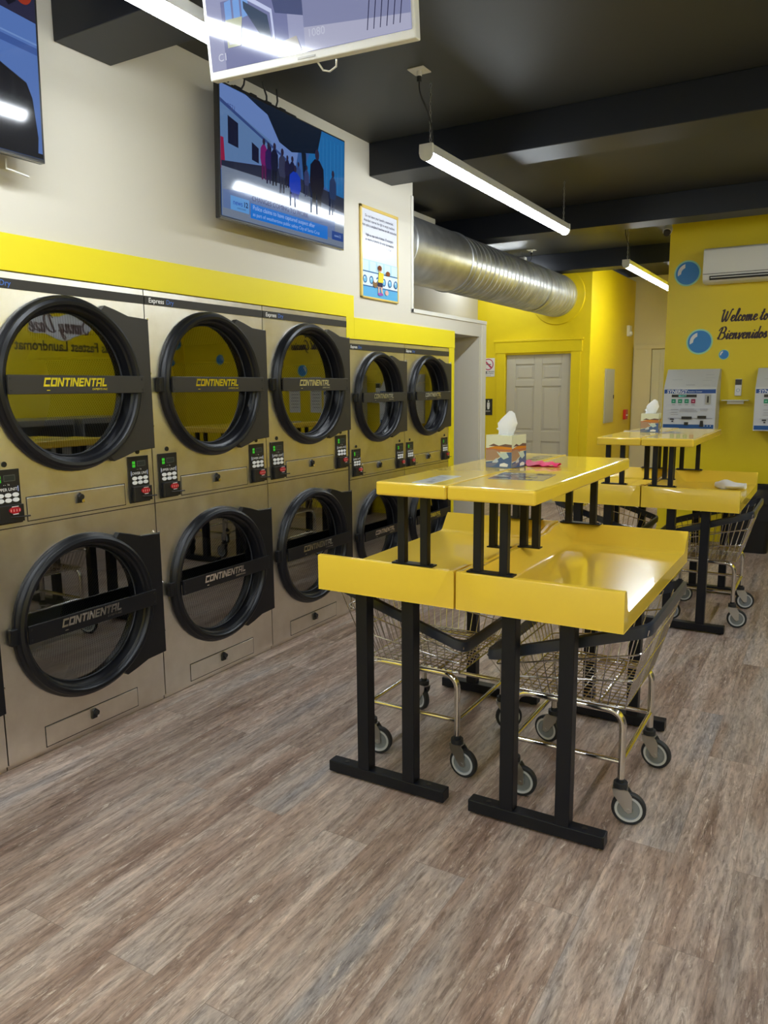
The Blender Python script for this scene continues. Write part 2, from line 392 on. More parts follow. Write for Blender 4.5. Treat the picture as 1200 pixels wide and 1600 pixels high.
def panel_door(name, x0, x1, y, h, m, knob_side=0):
    """six panel door facing -y"""
    mb = MB(); wd_ = x1 - x0; th = .04
    st = .115 * wd_ / .8; mid = .1 * wd_ / .8
    rows = [(.0, .22), (.80, .93), (1.50 * h / 1.9, 1.58 * h / 1.9), (h - .12, h)]
    mb.box((x0, y + .010, 0), (x1, y + th, h))
    mb.box((x0, y, 0), (x0 + st, y + .011, h)); mb.box((x1 - st, y, 0), (x1, y + .011, h)); cx = (x0 + x1) / 2
    mb.box((cx - mid / 2, y, 0), (cx + mid / 2, y + .011, h))
    for a, b in rows:
        mb.box((x0 + st, y, a), (cx - mid / 2, y + .011, b)); mb.box((cx + mid / 2, y, a), (x1 - st, y + .011, b))
    for (a, b) in ((.22, .80), (.93, rows[2][0]), (rows[2][1], h - .12)):
        for (u, v) in ((x0 + st, cx - mid / 2), (cx + mid / 2, x1 - st)):
            mb.box((u + .03, y + .003, a + .03), (v - .03, y + .012, b - .03))
    o = mb.build(name, m, bevel=.004); o['kind'] = 'structure'
    if knob_side:
        k = MB(); kx = x0 + .06 if knob_side < 0 else x1 - .06
        k.lathe([(.001, -.06), (.022, -.055), (.026, -.045), (.02, -.03), (.009, -.02), (.009, -.005), (.026, -.004), (.026, 0)], 'y', 20, (kx, y, .93))
        k.build('door_knob', M_CHROME, o, smooth=40)
    return o
panel_door('door_1', -3.795, -2.935, YD + .03, 1.905, M_DOOR)
t = MB(); t.box((-3.92, YD - .018, 0), (-3.80, YD - .0005, 1.93)); t.box((-2.93, YD - .018, 0), (-2.81, YD - .0005, 1.93)); t.box((-3.94, YD - .022, 1.93), (-2.79, YD - .0005, 2.07))
t.box((-3.955, YD - .03, 2.07), (-2.775, YD - .0005, 2.095)); t.box((-3.80, YD - .0005, 1.905), (-2.93, YD + .03, 1.93))
struct('trim_5', t, M_YEL, bevel=.003)
panel_door('door_2', -2.42, -1.62, 11.87, 2.02, M_DOORW, -1)
t = MB(); t.box((-2.68, 11.85, 0), (-2.425, 11.899, 2.05)); t.box((-1.615, 11.85, 0), (-1.5, 11.899, 2.05)); t.box((-2.68, 11.84, 2.03), (-1.5, 11.899, 2.09))
struct('trim_6', t, M_CREAM, bevel=.003)

# ------------------------------------------------------------------ lamps
LAMPS = []
def lamp(x, y0, y1, z=2.74, rz=0, label='', first=None):
    L = y1 - y0
    r = thing('linear_pendant_lamp', label, 'ceiling light', (x, (y0 + y1) / 2, CZ), rz, 'linear pendant lamps')
    h = L / 2; hz = z - CZ
    def sec(k): return [(-.036, .0), (.036, .0), (.038, -.05), (-.038, -.05)]
    mb = MB(); prof = [(-.033, .0), (.033, .0), (.037, -.004), (.037, -.044), (-.037, -.044), (-.037, -.004)]
    mb.prism(prof, lambda u, v, d: (u, d, hz + v), -h, h); mb.build('lamp_housing', M_HOUS, r)
    # diffuser: rounded belly
    n = 12; pr = [(.034 * math.cos(PI * k / n), -.044 - .034 * math.sin(PI * k / n)) for k in range(n + 1)]
    mb = MB(); mb.prism(pr[::-1], lambda u, v, d: (u, d, hz + v), -h + .012, h - .012); mb.build('diffuser', M_LIT, r, smooth=50)
    for s in (-1, 1):
        mb = MB(); pp = [(-.037, .002), (.037, .002), (.039, -.044)] + [(.037 * math.cos(PI * k / n), -.044 - .037 * math.sin(PI * k / n)) for k in range(n + 1)] + [(-.039, -.044)]
        mb.prism(pp, lambda u, v, d: (u, d, hz + v), s * (h - .012), s * (h + .006)); mb.build('end_cap', M_WHITEP, r)
        mb = MB(); yy = s * (h - .05); zz = hz; top = 0; nl = int((-hz) / .022); 
        for k in range(nl):
            zc = hz + .011 + k * .022; pts = []
            for a in range(8):
                A = 2 * PI * a / 8; du, dz = .005 * math.cos(A), .013 * math.sin(A)
                pts.append((du if k % 2 else 0, yy + (0 if k % 2 else du), zc + dz))
            mb.tube(pts, .0021, 4, closed=True)
        mb.build('hanging_chain', M_ZINC, r)
    # canopy plate and cord at the near end
    mb = MB(); mb.box((-.045, -h - .12, -.006), (.045, -h - .03, 0)); mb.cyl((0, -h - .075, -.03), (0, -h - .075, 0), .013); mb.build('junction_plate', M_TRIMW, r, bevel=.002)
    mb = MB(); mb.cyl((0, -h - .075, -.055), (0, -h - .075, -.028), .012)
    pts = []
    a, b, c, d = Vector((0, -h - .075, -.05)), Vector((0.0, -h - .09, -.16)), Vector((.035, -h - .0, -.14)), Vector((.02, -h + .04, hz))
    for k in range(15):
        q = k / 14; pts.append(a * (1 - q) ** 3 + b * 3 * q * (1 - q) ** 2 + c * 3 * q * q * (1 - q) + d * q ** 3)
    mb.tube(pts, .004, 6); mb.build('power_cord', M_CORD, r, smooth=60)
    return r
lamp(-1.94, .02, 2.38, label='long linear lamp overhead, partly hidden by the white monitor')
lamp(-1.94, 3.75, 6.10, label='long linear lamp on chains over the near folding table')
lamp(-1.94, 8.08, 10.44, label='farthest linear lamp, cut off by the yellow kiosk wall')
lamp(-3.72, 8.9 - .42, 8.9 + .42, label='lamp end peeking out above the silver duct', z=2.995, rz=PI / 2)
lamp(1.0, -1.4, .96, label='added unseen linear fill lamp beside the camera over the washers')  # fill lamp added out of view to brighten the front of the room
lamp(1.0, 1.4, 3.76, label='added linear fill lamp out of frame right of the near table')  # unseen lamp added to light the dryers and side wall
lamp(1.0, 4.2, 6.56, label='added linear fill lamp out of frame right of the far table')  # added out of view as fill for the right side
lamp(-.75, -2.3, .06, label='added unseen linear fill lamp right behind the viewer')  # extra lamp added behind the camera to lift the near floor
lamp(-1.94, -2.4, -.7, label='added unseen linear fill lamp behind the viewer by the front wall')  # unseen, added for more light in the front area

# ------------------------------------------------------------------ dryers
def rect_with_hole(mb, y0, y1, z0, z1, cy, cz, r, x, m=None, n=64):
    angs = sorted([2 * PI * k / n for k in range(n)] + [math.atan2(b - cz, a - cy) % (2 * PI) for a in (y0, y1) for b in (z0, z1)])
    inn, outp = [], []
    for a in angs:
        c, s_ = math.cos(a), math.sin(a); inn.append((x, cy + r * c, cz + r * s_))
        t_ = min([((y1 if c > 0 else y0) - cy) / c if abs(c) > 1e-9 else 1e9, ((z1 if s_ > 0 else z0) - cz) / s_ if abs(s_) > 1e-9 else 1e9])
        outp.append((x, cy + t_ * c, cz + t_ * s_))
    k = len(angs); mb.grid(inn + outp, [(i, (i + 1) % k, k + (i + 1) % k, k + i)[::-1] for i in range(k)], m)

def keypad(parent, y, z, s, which, top=True):
    w_, h_ = .118 * s, .212 * s
    mb = MB(); mb.box((.0, y, z), (.006, y + w_, z + h_))
    # card reader block in the lower half
    mb.box((.006, y + .012 * s, z + .008 * s), (.028, y + w_ - .006 * s, z + .075 * s))
    mb.tube([(.028, y + w_ * .45, z + .03 * s), (.034, y + w_ * .8, z + .027 * s), (.035, y + w_ * 1.12, z + .026 * s)], .0035 * s, 6)
    o = mb.build('control_panel', M_PLAST, parent, bevel=.0015)
    d = Art((.0062, y, z), (0, 1, 0), (0, 0, 1), (1, 0, 0)); d.text('88', .030 * s, h_ - .034 * s, .017 * s, None, bold=.03); d.text('88', .030 * s, h_ - .049 * s, .017 * s, None, bold=.03); d.mb.build('display', M_GREEN, o)
    a = Art((.0062, y, z), (0, 1, 0), (0, 0, 1), (1, 0, 0))
    W = (.75, .75, .75)
    a.rect(.05 * s, h_ - .046 * s, w_ - .02 * s, h_ - .022 * s, (.10, .11, .10)); a.rect(.052 * s, h_ - .044 * s, w_ - .022 * s, h_ - .024 * s, (.02, .025, .02))
    a.text(which, w_ / 2, h_ - .083 * s, .0165 * s, W, bold=.01)
    a.text('- -  1a', w_ / 2, h_ - .062 * s, .011 * s, W)
    for q in (.012 * s, w_ - .012 * s): a.rect(q - .002 * s, h_ - .088 * s, q + .002 * s, h_ - .066 * s, (.4, .45, .7))
    a.mb.build('panel_print', M_PRINT, o)
    b = MB()
    for r in range(2):
        for c in range(3):
            cy, cz = y + w_ * (.26 + .27 * c), z + h_ - (.100 + .020 * r) * s
            b.prism([(.014 * s * math.cos(2 * PI * k / 14), .0085 * s * math.sin(2 * PI * k / 14)) for k in range(14)], lambda u, v, dd: (dd, cy + u, cz + v), .006, .009)
    b.build('push_buttons', M_WHT, o)
    b = MB(); b.prism([(.024 * s * math.cos(2 * PI * k / 18), .013 * s * math.sin(2 * PI * k / 18)) for k in range(18)], lambda u, v, dd: (dd, y + w_ * .6 + u, z + .055 * s + v), .028, .034)
    rl = b.build('card_reader_light', M_RED, o)
    a = Art((.0342, y, z), (0, 1, 0), (0, 0, 1), (1, 0, 0)); a.rect(w_ * .48, .068 * s, w_ * .72, .071 * s, W); a.rect(w_ * .5, .039 * s, w_ * .70, .042 * s, W)
    for q in (.42, .52, .62, .72): a.rect(w_ * q, .050 * s, w_ * q + .004 * s, .060 * s, (.75, .35, .3))
    a.mb.build('reader_print', M_PRINT, o)
    return o

def drawer(parent, y0, y1, z0, z1, lock_y):
    mb = MB(); mb.box((-.002, y0, z0), (.0035, y1, z1)); o = mb.build('lint_drawer', M_STEEL, parent, bevel=.003)
    g = MB(); e = .0035
    for a, b in (((-.001, y0 - e, z0 - e), (.001, y1 + e, z0)), ((-.001, y0 - e, z1), (.001, y1 + e, z1 + e)), ((-.001, y0 - e, z0), (.001, y0, z1)), ((-.001, y1, z0), (.001, y1 + e, z1))): g.box(a, b)
    g.build('drawer_gap', M_DARKIN, o)
    zc = z0 + (z1 - z0) * .68
    l = MB(); l.prism([(-.02, -.022), (.02, -.022), (.012, .012), (0, .022), (-.012, .012)], lambda u, v, d: (d, lock_y + u, zc + v), .0035, .012)
    l.cyl((.012, lock_y, zc + .004), (.022, lock_y, zc + .004), .012, 16); l.build('drawer_lock', M_PLAST, o)
    k = MB(); k.cyl((.0215, lock_y + .004, zc - .012), (.024, lock_y + .004, zc - .012), .007, 12); k.build('lock_cylinder', M_CHROME, o)
    return o

def dryer_door(parent, cy, cz, R, W, which):
    """R outer radius; W half cabinet width"""
    k = R / .355
    ring = MB(); ring.lathe([(.300 * k, -.03), (.298 * k, -.02), (.300 * k, .0), (.302 * k, .018), (.310 * k, .024), (.313 * k, .036), (.320 * k, .043), (.332 * k, .045), (.343 * k, .038), (.347 * k, .026), (.352 * k, .022), (.357 * k, .012), (.357 * k, -.001)], 'x', 72, (0, cy, cz))
    d = ring.build('door', M_RING, parent, smooth=35); 
    rim = MB(); rim.lathe([(.300 * k, -.031), (.300 * k, -.026), (.292 * k, -.022), (.289 * k, -.027)], 'x', 72, (0, cy, cz)); rim.build('glass_gasket', M_RUBBER, d, smooth=40)
    g = MB(); n = 64; g.face([(-.028, cy + .293 * k * math.cos(2 * PI * i / n), cz + .293 * k * math.sin(2 * PI * i / n)) for i in range(n)]); g.build('door_glass', M_GLASS, d)
    # hinge plate
    a0 = math.radians(64); arc = [(.335 * k * math.cos(a0 * (1 - q / 10.0)), .335 * k * math.sin(a0 * (1 - q / 10.0))) for q in range(21)]
    arc = [(.335 * k * math.cos(a0 - 2 * a0 * q / 20), .335 * k * math.sin(a0 - 2 * a0 * q / 20)) for q in range(21)]
    hh = .29 * k
    edge = [(.175 * k, -.332 * k), (.23 * k, -.318 * k), (.30 * k, -.296 * k), (W - .004, -hh), (W - .004, hh), (.30 * k, .296 * k), (.23 * k, .318 * k), (.175 * k, .332 * k)]
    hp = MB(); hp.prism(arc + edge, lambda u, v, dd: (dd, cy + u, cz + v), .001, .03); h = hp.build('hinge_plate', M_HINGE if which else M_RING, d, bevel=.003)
    pn = MB()
    for zz in (-.24, -.0, .24): pn.cyl((.018, cy + W - .004, cz + zz * k + .05), (.018, cy + W + .003, cz + zz * k + .05), .006, 8)
    pn.build('hinge_pin', M_CHROME, d)
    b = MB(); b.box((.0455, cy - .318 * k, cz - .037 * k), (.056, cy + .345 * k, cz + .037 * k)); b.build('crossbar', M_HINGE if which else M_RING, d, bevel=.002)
    for yy in (-.306, .333):
        pass
    s = MB()
    for yy in (-.306, .333):
        for zz in (-.022, .022): s.cyl((.055, cy + yy * k, cz + zz * k), (.0575, cy + yy * k, cz + zz * k), .0045 * k, 10)
    s.build('crossbar_screws', M_PLAST, d)
    tb = MB(); tb.box((.006, cy - .378 * k, cz - .034 * k), (.03, cy - .345 * k, cz + .034 * k)); tb.build('pull_tab', M_RING, d, bevel=.004)
    a = Art((.0562, cy - .005 * k, cz), (0, 1, 0), (0, 0, 1), (1, 0, 0))
    block_text(a, 'CONTINENTAL', -.012 * k, -.008 * k, .035 * k)
    a.text('EXPERTS INC', .105 * k, -.023 * k, .012 * k, None, shear=.2, bold=.01, xs=1.1)
    a.rect(-.15 * k, -.024 * k, -.135 * k, -.021 * k, None)
    a.mb.build('lettering', M_LET, d)
    return d

def make_dryer(y0, y1, big, label):
    W = (y1 - y0) / 2 - .0028; k = 1.0 if big else .86
    H = 1.945 if big else 1.808; seam = .972 if big else .90
    zt, zb = (1.524, .543) if big else (1.437, .503)
    R = .355 * k
    r = thing('stacked_dryer', label, 'dryer', (XW, (y0 + y1) / 2, 0), 0, 'stacked dryers along the white wall')
    mb = MB()
    rect_with_hole(mb, -W, W, seam + .002, H, 0, zt, .302 * k, 0); rect_with_hole(mb, -W, W, .022, seam - .002, 0, zb, .302 * k, 0)
    D = -1.0
    mb.box((-.02, -W, .0), (-.012, W, .022))
    mb.face([(0, -W, .022), (D, -W, .022), (D, -W, H), (0, -W, H)]); mb.face([(0, W, .022), (0, W, H), (D, W, H), (D, W, .022)])
    mb.face([(0, -W, H), (D, -W, H), (D, W, H), (0, W, H)]); mb.face([(D, -W, 0), (D, W, 0), (D, W, H), (D, -W, H)])
    cab = mb.build('cabinet', M_STEEL, r)
    sg = MB(); sg.box((-.02, -W, seam - .0025), (-.001, W, seam + .0025)); sg.build('seam_gap', M_DARKIN, r)
    g = MB(); g.box((.0003, -W, H - .062), (.004, W, H - .024)); st = g.build('brand_strip', M_HINGE, r)
    a = Art((.0042, -W, H - .052), (0, 1, 0), (0, 0, 1), (1, 0, 0))
    a.text('Express', .022, 0, .030 * k, (.85, .85, .83), bold=.012, align='LEFT', shear=.08)
    a.text('Dry', 0.022 + .107 * k, 0, .030 * k, (.05, .16, .55), bold=.006, align='LEFT', shear=.08)
    a.mb.build('lettering', M_PRINT, st)
    for cz in (zt, zb):
        dm = MB(); rr = .36 * k
        dm.lathe([(.30 * k, -.05), (rr, -.12), (rr, -.62)], 'x', 56, m=M_DRUM); dm.lathe([(rr, -.62), (.12, -.64), (.11, -.60), (.01, -.59)], 'x', 56, m=M_ZINC)
        for q in range(3):
            A = 2 * PI * q / 3 + .5
            pts = []
            for (aa, rad) in ((-.16, rr), (0, rr * .72), (.16, rr)): pts.append((rad * math.cos(A + aa), rad * math.sin(A + aa)))
            dm.prism(pts, lambda u, v, dd: (dd, u, v), -.14, -.6, M_ZINC)
        dm.build('drum', None, r, smooth=30, loc=(0, 0, cz))
    dryer_door(r, 0, zt, R, W, 1); dryer_door(r, 0, zb, R, W, 0)
    zk = seam + .018
    keypad(r, -W + .028 * k, zk, k, 'UPPER UNIT'); keypad(r, W - (.028 + .118) * k, zk, k, 'LOWER UNIT')
    hb = MB()
    for yy in (-W + .088 * k, W - .086 * k): hb.cyl((-.002, yy, zk + .232 * k), (.004, yy, zk + .232 * k), .011 * k, 16)
    hb.build('coin_hole', M_PLAST, r)
    drawer(r, -W + .172 * k, W - .172 * k, seam + .018, seam + .018 + .092 * k, .0)
    drawer(r, -W + .172 * k, W - .172 * k, .032, .118, .0)
    return r
make_dryer(.866, 1.702, True, 'dryer at the left picture edge, only its lower door corner in view')
make_dryer(1.702, 2.538, True, 'leftmost full stacked dryer, its upper glass mirroring the wall logo')
make_dryer(2.538, 3.374, True, 'large stacked dryer under the wall television, second full one from left')
make_dryer(3.374, 4.210, True, 'third large stacked dryer, last tall one beside the small dryers')
make_dryer(4.225, 4.970, False, 'small stacked dryer beside the tall ones, behind the near table')
make_dryer(4.970, 5.715, False, 'farthest small stacked dryer against the yellow post')

# ------------------------------------------------------------------ televisions
def tv_rect(name, label, yA, yB, z0, z1, xf):
    r = thing(name, label, 'television', (xf - .03, (yA + yB) / 2, z0), 0); r.rotation_euler = (0, math.radians(1.8), 0)
    w_, h_ = yB - yA, z1 - z0
    b = MB(); b.box((-.0, -w_ / 2, 0), (.03, w_ / 2, h_)); b.build('bezel', M_PLAST, r, bevel=.004)
    b = MB(); b.box((-.03, -w_ / 2 + .2, .08), (0, w_ / 2 - .2, h_ - .1)); b.box((-.115, -.12, .18), (-.03, .12, .42)); b.build('wall_bracket', M_PLAST, r, bevel=.006)
    b = MB(); b.box((.0285, -w_ / 2 + .004, -.001), (.031, w_ / 2 - .004, .004)); b.build('chrome_edge', M_CHROME, r)
    return r, w_, h_
tv, tw, th_ = tv_rect('wall_television', 'flat television with a news picture on the white wall above dryers', 2.925, 4.0, 2.312, 2.925, -2.62)
b_ = .010
a = Art((.0302, -tw / 2 + b_, b_ * 1.3), (0, 1, 0), (0, 0, 1), (1, 0, 0), step=.0002)
sw, sh = tw - 2 * b_, th_ - 2.3 * b_
def S(pts): return [(u * sw, v * sh) for u, v in pts]
a.poly(S([(0, 0), (1, 0), (1, 1), (0, 1)]), (.035, .10, .30))
a.poly(S([(0, .35), (.55, .55), (.62, .98), (.0, 1)]), (.13, .22, .50))           # train body
a.poly(S([(0, .42), (.36, .52), (.36, .72), (0, .88)]), (.10, .19, .38))
a.poly(S([(0, .86), (.5, .60), (.5, .62), (0, .89)]), (.03, .06, .2))
a.poly(S([(.0, .60), (.02, .60), (.03, .38), (0, .36)]), (.25, .01, .05))
for u0, u1, v0, v1 in ((.05, .12, .56, .78), (.215, .265, .50, .65), (.33, .36, .6, .70)): a.poly(S([(u0, v0 + .01), (u1, v0), (u1, v1 - .03), (u0, v1)]), (.006, .008, .03))
a.text('8521', .075 * sw, .835 * sh, .03, (.03, .05, .2))
a.poly(S([(.62, .58), (1, .45), (1, 1), (.75, 1)]), (.012, .13, .36))
for q in range(7): a.poly(S([(.76 + q * .035, .5), (.763 + q * .035, .5), (.763 + q * .035, .95), (.76 + q * .035, .95)]), (.03, .2, .45))
a.poly(S([(.0, .34), (1, .30), (1, .47), (.4, .52), (0, .42)]), (.015, .02, .045))
a.poly(S([(.16, 1), (.78, 1), (.74, .78), (.52, .70), (.42, .74), (.33, .92), (.26, .95)]), (.004, .01, .025))  # awning
a.poly(S([(.60, .74), (.64, .74), (.65, .5), (.62, .5)]), (.004, .008, .02))
a.poly(S([(0, .0), (1, .0), (1, .33), (.5, .40), (0, .38)]), (.16, .20, .28))
def person(u, v, h, cc, cw=.26):
    x = u * sw; y0 = v * sh; H_ = h * sh
    w2 = H_ * cw / 2
    a.poly([(x - w2 * .75, y0), (x - w2 * .25, y0), (x - w2 * .05, y0 + H_ * .40), (x + w2 * .2, y0 + .02 * H_), (x + w2 * .65, y0 + .02 * H_), (x + w2 * .7, y0 + H_ * .42), (x - w2 * .7, y0 + H_ * .42)], tuple(q * .5 for q in cc))
    a.poly([(x - w2 * .8, y0 + H_ * .36), (x + w2 * .8, y0 + H_ * .36), (x + w2 * 1.1, y0 + H_ * .5), (x + w2, y0 + H_ * .74), (x + w2 * .35, y0 + H_ * .84), (x - w2 * .35, y0 + H_ * .84), (x - w2, y0 + H_ * .74), (x - w2 * 1.1, y0 + H_ * .5)], cc)
    a.ell(x, y0 + H_ * .91, H_ * .055, H_ * .08, (.02, .015, .04), 12)
for u, v, h, cc in ((.30, .38, .34, (.16, .01, .12)), (.335, .36, .34, (.02, .01, .08)), (.38, .36, .36, (.006, .008, .03)), (.44, .32, .38, (.03, .035, .08)), (.48, .38, .28, (.01, .01, .04)), (.52, .34, .33, (.008, .01, .04)), (.57, .38, .26, (.03, .06, .2)), (.64, .36, .28, (.03, .04, .12)), (.88, .27, .42, (.01, .03, .10))): person(u, v, h, cc)
person(.54, .22, .38, (.004, .035, .42), .42); person(.73, .2, .62, (.004, .004, .015), .34)
a.poly(S([(.0, .06), (.9, .06), (.9, .235), (.2, .235), (.0, .2)]), (.10, .16, .34))
a.poly(S([(.19, .035), (.83, .035), (.83, .155), (.19, .155)]), (.005, .16, .62))
a.poly(S([(.05, .06), (.18, .06), (.18, .17), (.05, .17)]), (.10, .30, .65))
a.text('news', .10 * sw, .105 * sh, .034, (.01, .06, .4), bold=.01); a.text('12', .155 * sw, .105 * sh, .034, (.005, .01, .08), bold=.03)
a.text('LONG ISLAND', .125 * sw, .078 * sh, .010, (.01, .02, .1))
a.text('CHANGES COMING TO WORK', .20 * sw, .178 * sh, .034, (.03, .03, .12), align='LEFT')
a.text('Police claims to have captured suspect after', .205 * sw, .108 * sh, .030, (.35, .5, .85), align='LEFT')
a.text('as part of weathertime public safety City of Santa Cruz', .205 * sw, .056 * sh, .026, (.3, .45, .8), align='LEFT')
a.poly(S([(.87, .05), (.98, .05), (.98, .13), (.87, .13)]), (.01, .05, .25)); a.text('news12', .925 * sw, .08 * sh, .022, (.3, .45, .8))
a.mb.build('screen', M_SCREEN, tv)
# left tv
tv0, tw, th_ = tv_rect('wall_television', 'television cut off by the left picture edge, on the white wall', .905, 1.98, 2.335, 2.925, -2.62)
a = Art((.0302, -tw / 2 + b_, b_ * 1.3), (0, 1, 0), (0, 0, 1), (1, 0, 0), step=.0002)
a.poly(S([(0, 0), (1, 0), (1, 1), (0, 1)]), (.09, .18, .48))
a.poly(S([(.3, .66), (1, .60), (1, .64), (.3, .71)]), (.045, .10, .33)); a.poly(S([(.3, .72), (1, .655), (1, .665), (.3, .73)]), (.16, .28, .6))
a.poly(S([(.0, 1), (1, 1), (1, .78), (.85, .80), (.6, .86), (0, .9)]), (.02, .02, .05))
a.ell(.955 * sw, .93 * sh, .035 * sw, .07 * sh, (.30, .03, .01)); a.ell(.945 * sw, .95 * sh, .012 * sw, .03 * sh, (.02, .01, .01)); a.ell(.97 * sw, .93 * sh, .012 * sw, .03 * sh, (.45, .08, .01))
a.poly(S([(.84, .99), (.88, .93), (.93, .86), (.9, .82), (.86, .90)]), (.004, .004, .01))
for q in range(6): a.ell((.74 + q * .025) * sw, (.90 + .02 * (q % 3)) * sh, .012 * sw, .03 * sh, (.06, .07, .13), 8)
a.poly(S([(0, 0), (.98, 0), (.985, .12), (.97, .34), (.95, .42), (.88, .47), (.80, .53), (.7, .60), (.5, .7), (0, .7)]), (.004, .004, .008))
a.poly(S([(0, 0), (1, 0), (1, .03), (0, .03)]), (.004, .004, .006))
a.mb.build('screen', M_SCREEN, tv0)
b = MB(); b.tube([(-.03, tw / 2 - .12, 0), (-.03, tw / 2 - .12, -.035), (-.03, tw / 2 - .03, -.045)], .004, 6); b.build('hanging_cable', M_WHITEP, tv0)
# cables above the wall tv
b = MB()
for yy, dy in ((3.12, .0), (3.22, .03), (3.42, -.04), (3.5, .0)):
    b.tube([(-2.71, yy, 2.988), (-2.70, yy + dy * .3, 3.01), (-2.705, yy + dy, CZ)], .005, 6)
tag(b.build('power_cables', M_CORD, smooth=60), 'black cables rising from the news television to the ceiling', 'cable')
b = MB(); b.box((-2.75, 3.1, 2.928), (-2.665, 3.62, 2.965))
for yy in (3.15, 3.27, 3.39, 3.51): b.box((-2.73, yy, 2.965), (-2.69, yy + .05, 2.985))
tag(b.build('power_strip', M_PLAST, bevel=.004), 'black power strip lying on top of the news television', 'power strip')

# hanging white monitor near ceiling
mon = thing('ceiling_monitor', 'white framed monitor hanging from the ceiling showing camera views', 'monitor', (-1.455, 2.035, 2.47), math.radians(5.5))
mw, mh = .71, .44
tl = math.radians(-7)
def MP(u, v, d):   # tilt about x, facing -y
    return (u, -d * math.cos(tl) + v * math.sin(tl), v * math.cos(tl) + d * math.sin(tl))
b = MB(); b.prism([(-mw / 2, 0), (mw / 2, 0), (mw / 2, mh), (-mw / 2, mh)], MP, -.035, 0); b.build('bezel', M_WHITEP, mon, bevel=.004)
O = Vector(MP(0, 0, 0)); a = Art(Vector(MP(-mw / 2 + .012, .024, .0004)), (1, 0, 0), Vector(MP(0, 1, 0)) - O, Vector(MP(0, 0, 1)) - O, step=.0002)
sw, sh = mw - .024, mh - .036
a.poly(S([(0, 0), (1, 0), (1, 1), (0, 1)]), (.30, .34, .60))
a.poly(S([(0, 0), (.5, 0), (.5, .7), (0, .7)]), (.36, .38, .58))
a.poly(S([(0, .52), (.5, .52), (.5, .75), (0, .75)]), (.02, .02, .05))
a.text('01/28/2023 11:05', .25 * sw, .50 * sh, .024, (.8, .8, .85))
a.poly(S([(.08, .0), (.42, 0), (.42, .46), (.08, .46)]), (.20, .22, .42))
for q in range(3): a.poly(S([(.10 + q * .045, .32), (.135 + q * .045, .33), (.135 + q * .045, .46), (.10 + q * .045, .45)]), (.22, .42, .85))
a.poly(S([(.20, .43), (.32, .30), (.34, .05), (.30, .12), (.20, .38)]), (.05, .08, .14))
a.poly(S([(.20, .45), (.335, .31), (.345, .02), (.355, .02), (.345, .33), (.205, .48)]), (.62, .68, .95))
a.poly(S([(.36, .30), (.5, .24), (.5, .46), (.34, .46)]), (.08, .10, .22)); a.poly(S([(.29, .50), (.5, .40), (.5, .42), (.30, .52)]), (.2, .4, .9))
a.poly(S([(.10, .14), (.17, .14), (.19, .33), (.10, .33)]), (.55, .58, .40)); a.poly(S([(.11, .16), (.14, .16), (.145, .26), (.11, .26)]), (.6, .62, .7))
a.poly(S([(.37, .02), (.48, .02), (.46, .12), (.38, .10)]), (.45, .42, .36))
a.poly(S([(.5, .0), (1, .0), (1, .75), (.5, .75)]), (.25, .27, .45)); a.poly(S([(.5, .0), (1, .0), (1, .1), (.5, .16)]), (.45, .46, .62))
for q in range(6): a.poly(S([(.80 + q * .03, .05), (.804 + q * .03, .05), (.864 + q * .03, .75), (.858 + q * .03, .75)]), (.03, .03, .08))
a.poly(S([(.52, .42), (.62, .45), (.60, .48), (.52, .46)]), (.35, .10, .25))
a.text('1080', .56 * sw, .09 * sh, .03, (.6, .62, .75)); a.text('C1', .07 * sw, .06 * sh, .03, (.75, .78, .9))
a.mb.build('screen', M_SCREEN, mon)
b = MB(); O2 = MP(0, mh * .55, -.035)
b.box((-.10, O2[1] - .002, O2[2] - .1), (.10, O2[1] + .03, O2[2] + .1)); b.cyl((0, O2[1] + .05, O2[2] - .02), (0, O2[1] + .05, CZ - 2.47), .02, 16); b.box((-.02, O2[1] + .02, O2[2] - .04), (.02, O2[1] + .06, O2[2] + .02))
b.cyl((0, O2[1] + .05, CZ - 2.482), (0, O2[1] + .05, CZ - 2.47), .08, 24)
b.build('ceiling_mount', M_PLAST, mon)
b = MB(); b.tube([(.02, MP(0, .01, -.03)[1], .005), (.03, .045, -.015), (.05, .05, -.02), (.075, .045, -.012), (.08, .04, .006)], .003, 6); b.build('cable_loop', M_WHITEP, mon, smooth=60)
b = MB(); b.box(MP(-.03, .008, .0005), (.03, MP(0, .014, .0015)[1], .014)); b.build('brand_plate', M_HOUS, mon)

# ------------------------------------------------------------------ poster
po = thing('framed_poster', 'framed laundry notice poster on the white wall beside the television', 'poster', (XW - .012, 4.645, 2.088))
pw, ph = .495, .585
fr = MB()
for aa, bb, mm in (((0, -pw / 2, 0), (.014, pw / 2, .012), 0), ((0, -pw / 2, ph - .02), (.014, pw / 2, ph), 0), ((0, -pw / 2, 0), (.014, -pw / 2 + .02, ph), 0), ((0, pw / 2 - .012, 0), (.014, pw / 2, ph), 0)): fr.box(aa, bb)
fr.build('poster_frame', mat('poster_frame_gold', (.72, .52, .12), .35), po, bevel=.002)
a = Art((.008, -pw / 2 + .01, .008), (0, 1, 0), (0, 0, 1), (1, 0, 0), step=.0002)
sw, sh = pw - .02, ph - .016
a.poly(S([(0, 0), (1, 0), (1, 1), (0, 1)]), (.70, .72, .80))
T1 = ['Do not leave your laundry unattended.', 'Attendant reserves the right to empty machines', 'when cycle is complete if machines are left unattended.', '', 'Vigile su ropa todo el tiempo. El encargado', 'se reserva el derecho de vaciar las maquinas', 'al final del ciclo si estan desatendidas.']
for k, s_ in enumerate(T1):
    if s_: a.text(s_, sw / 2, sh * (.895 - k * .052), .0235, (.03, .03, .08), bold=.015, xs=.88 if len(s_) > 40 else 1.0)
B1 = (.18, .42, .72); DB = (.03, .10, .28)
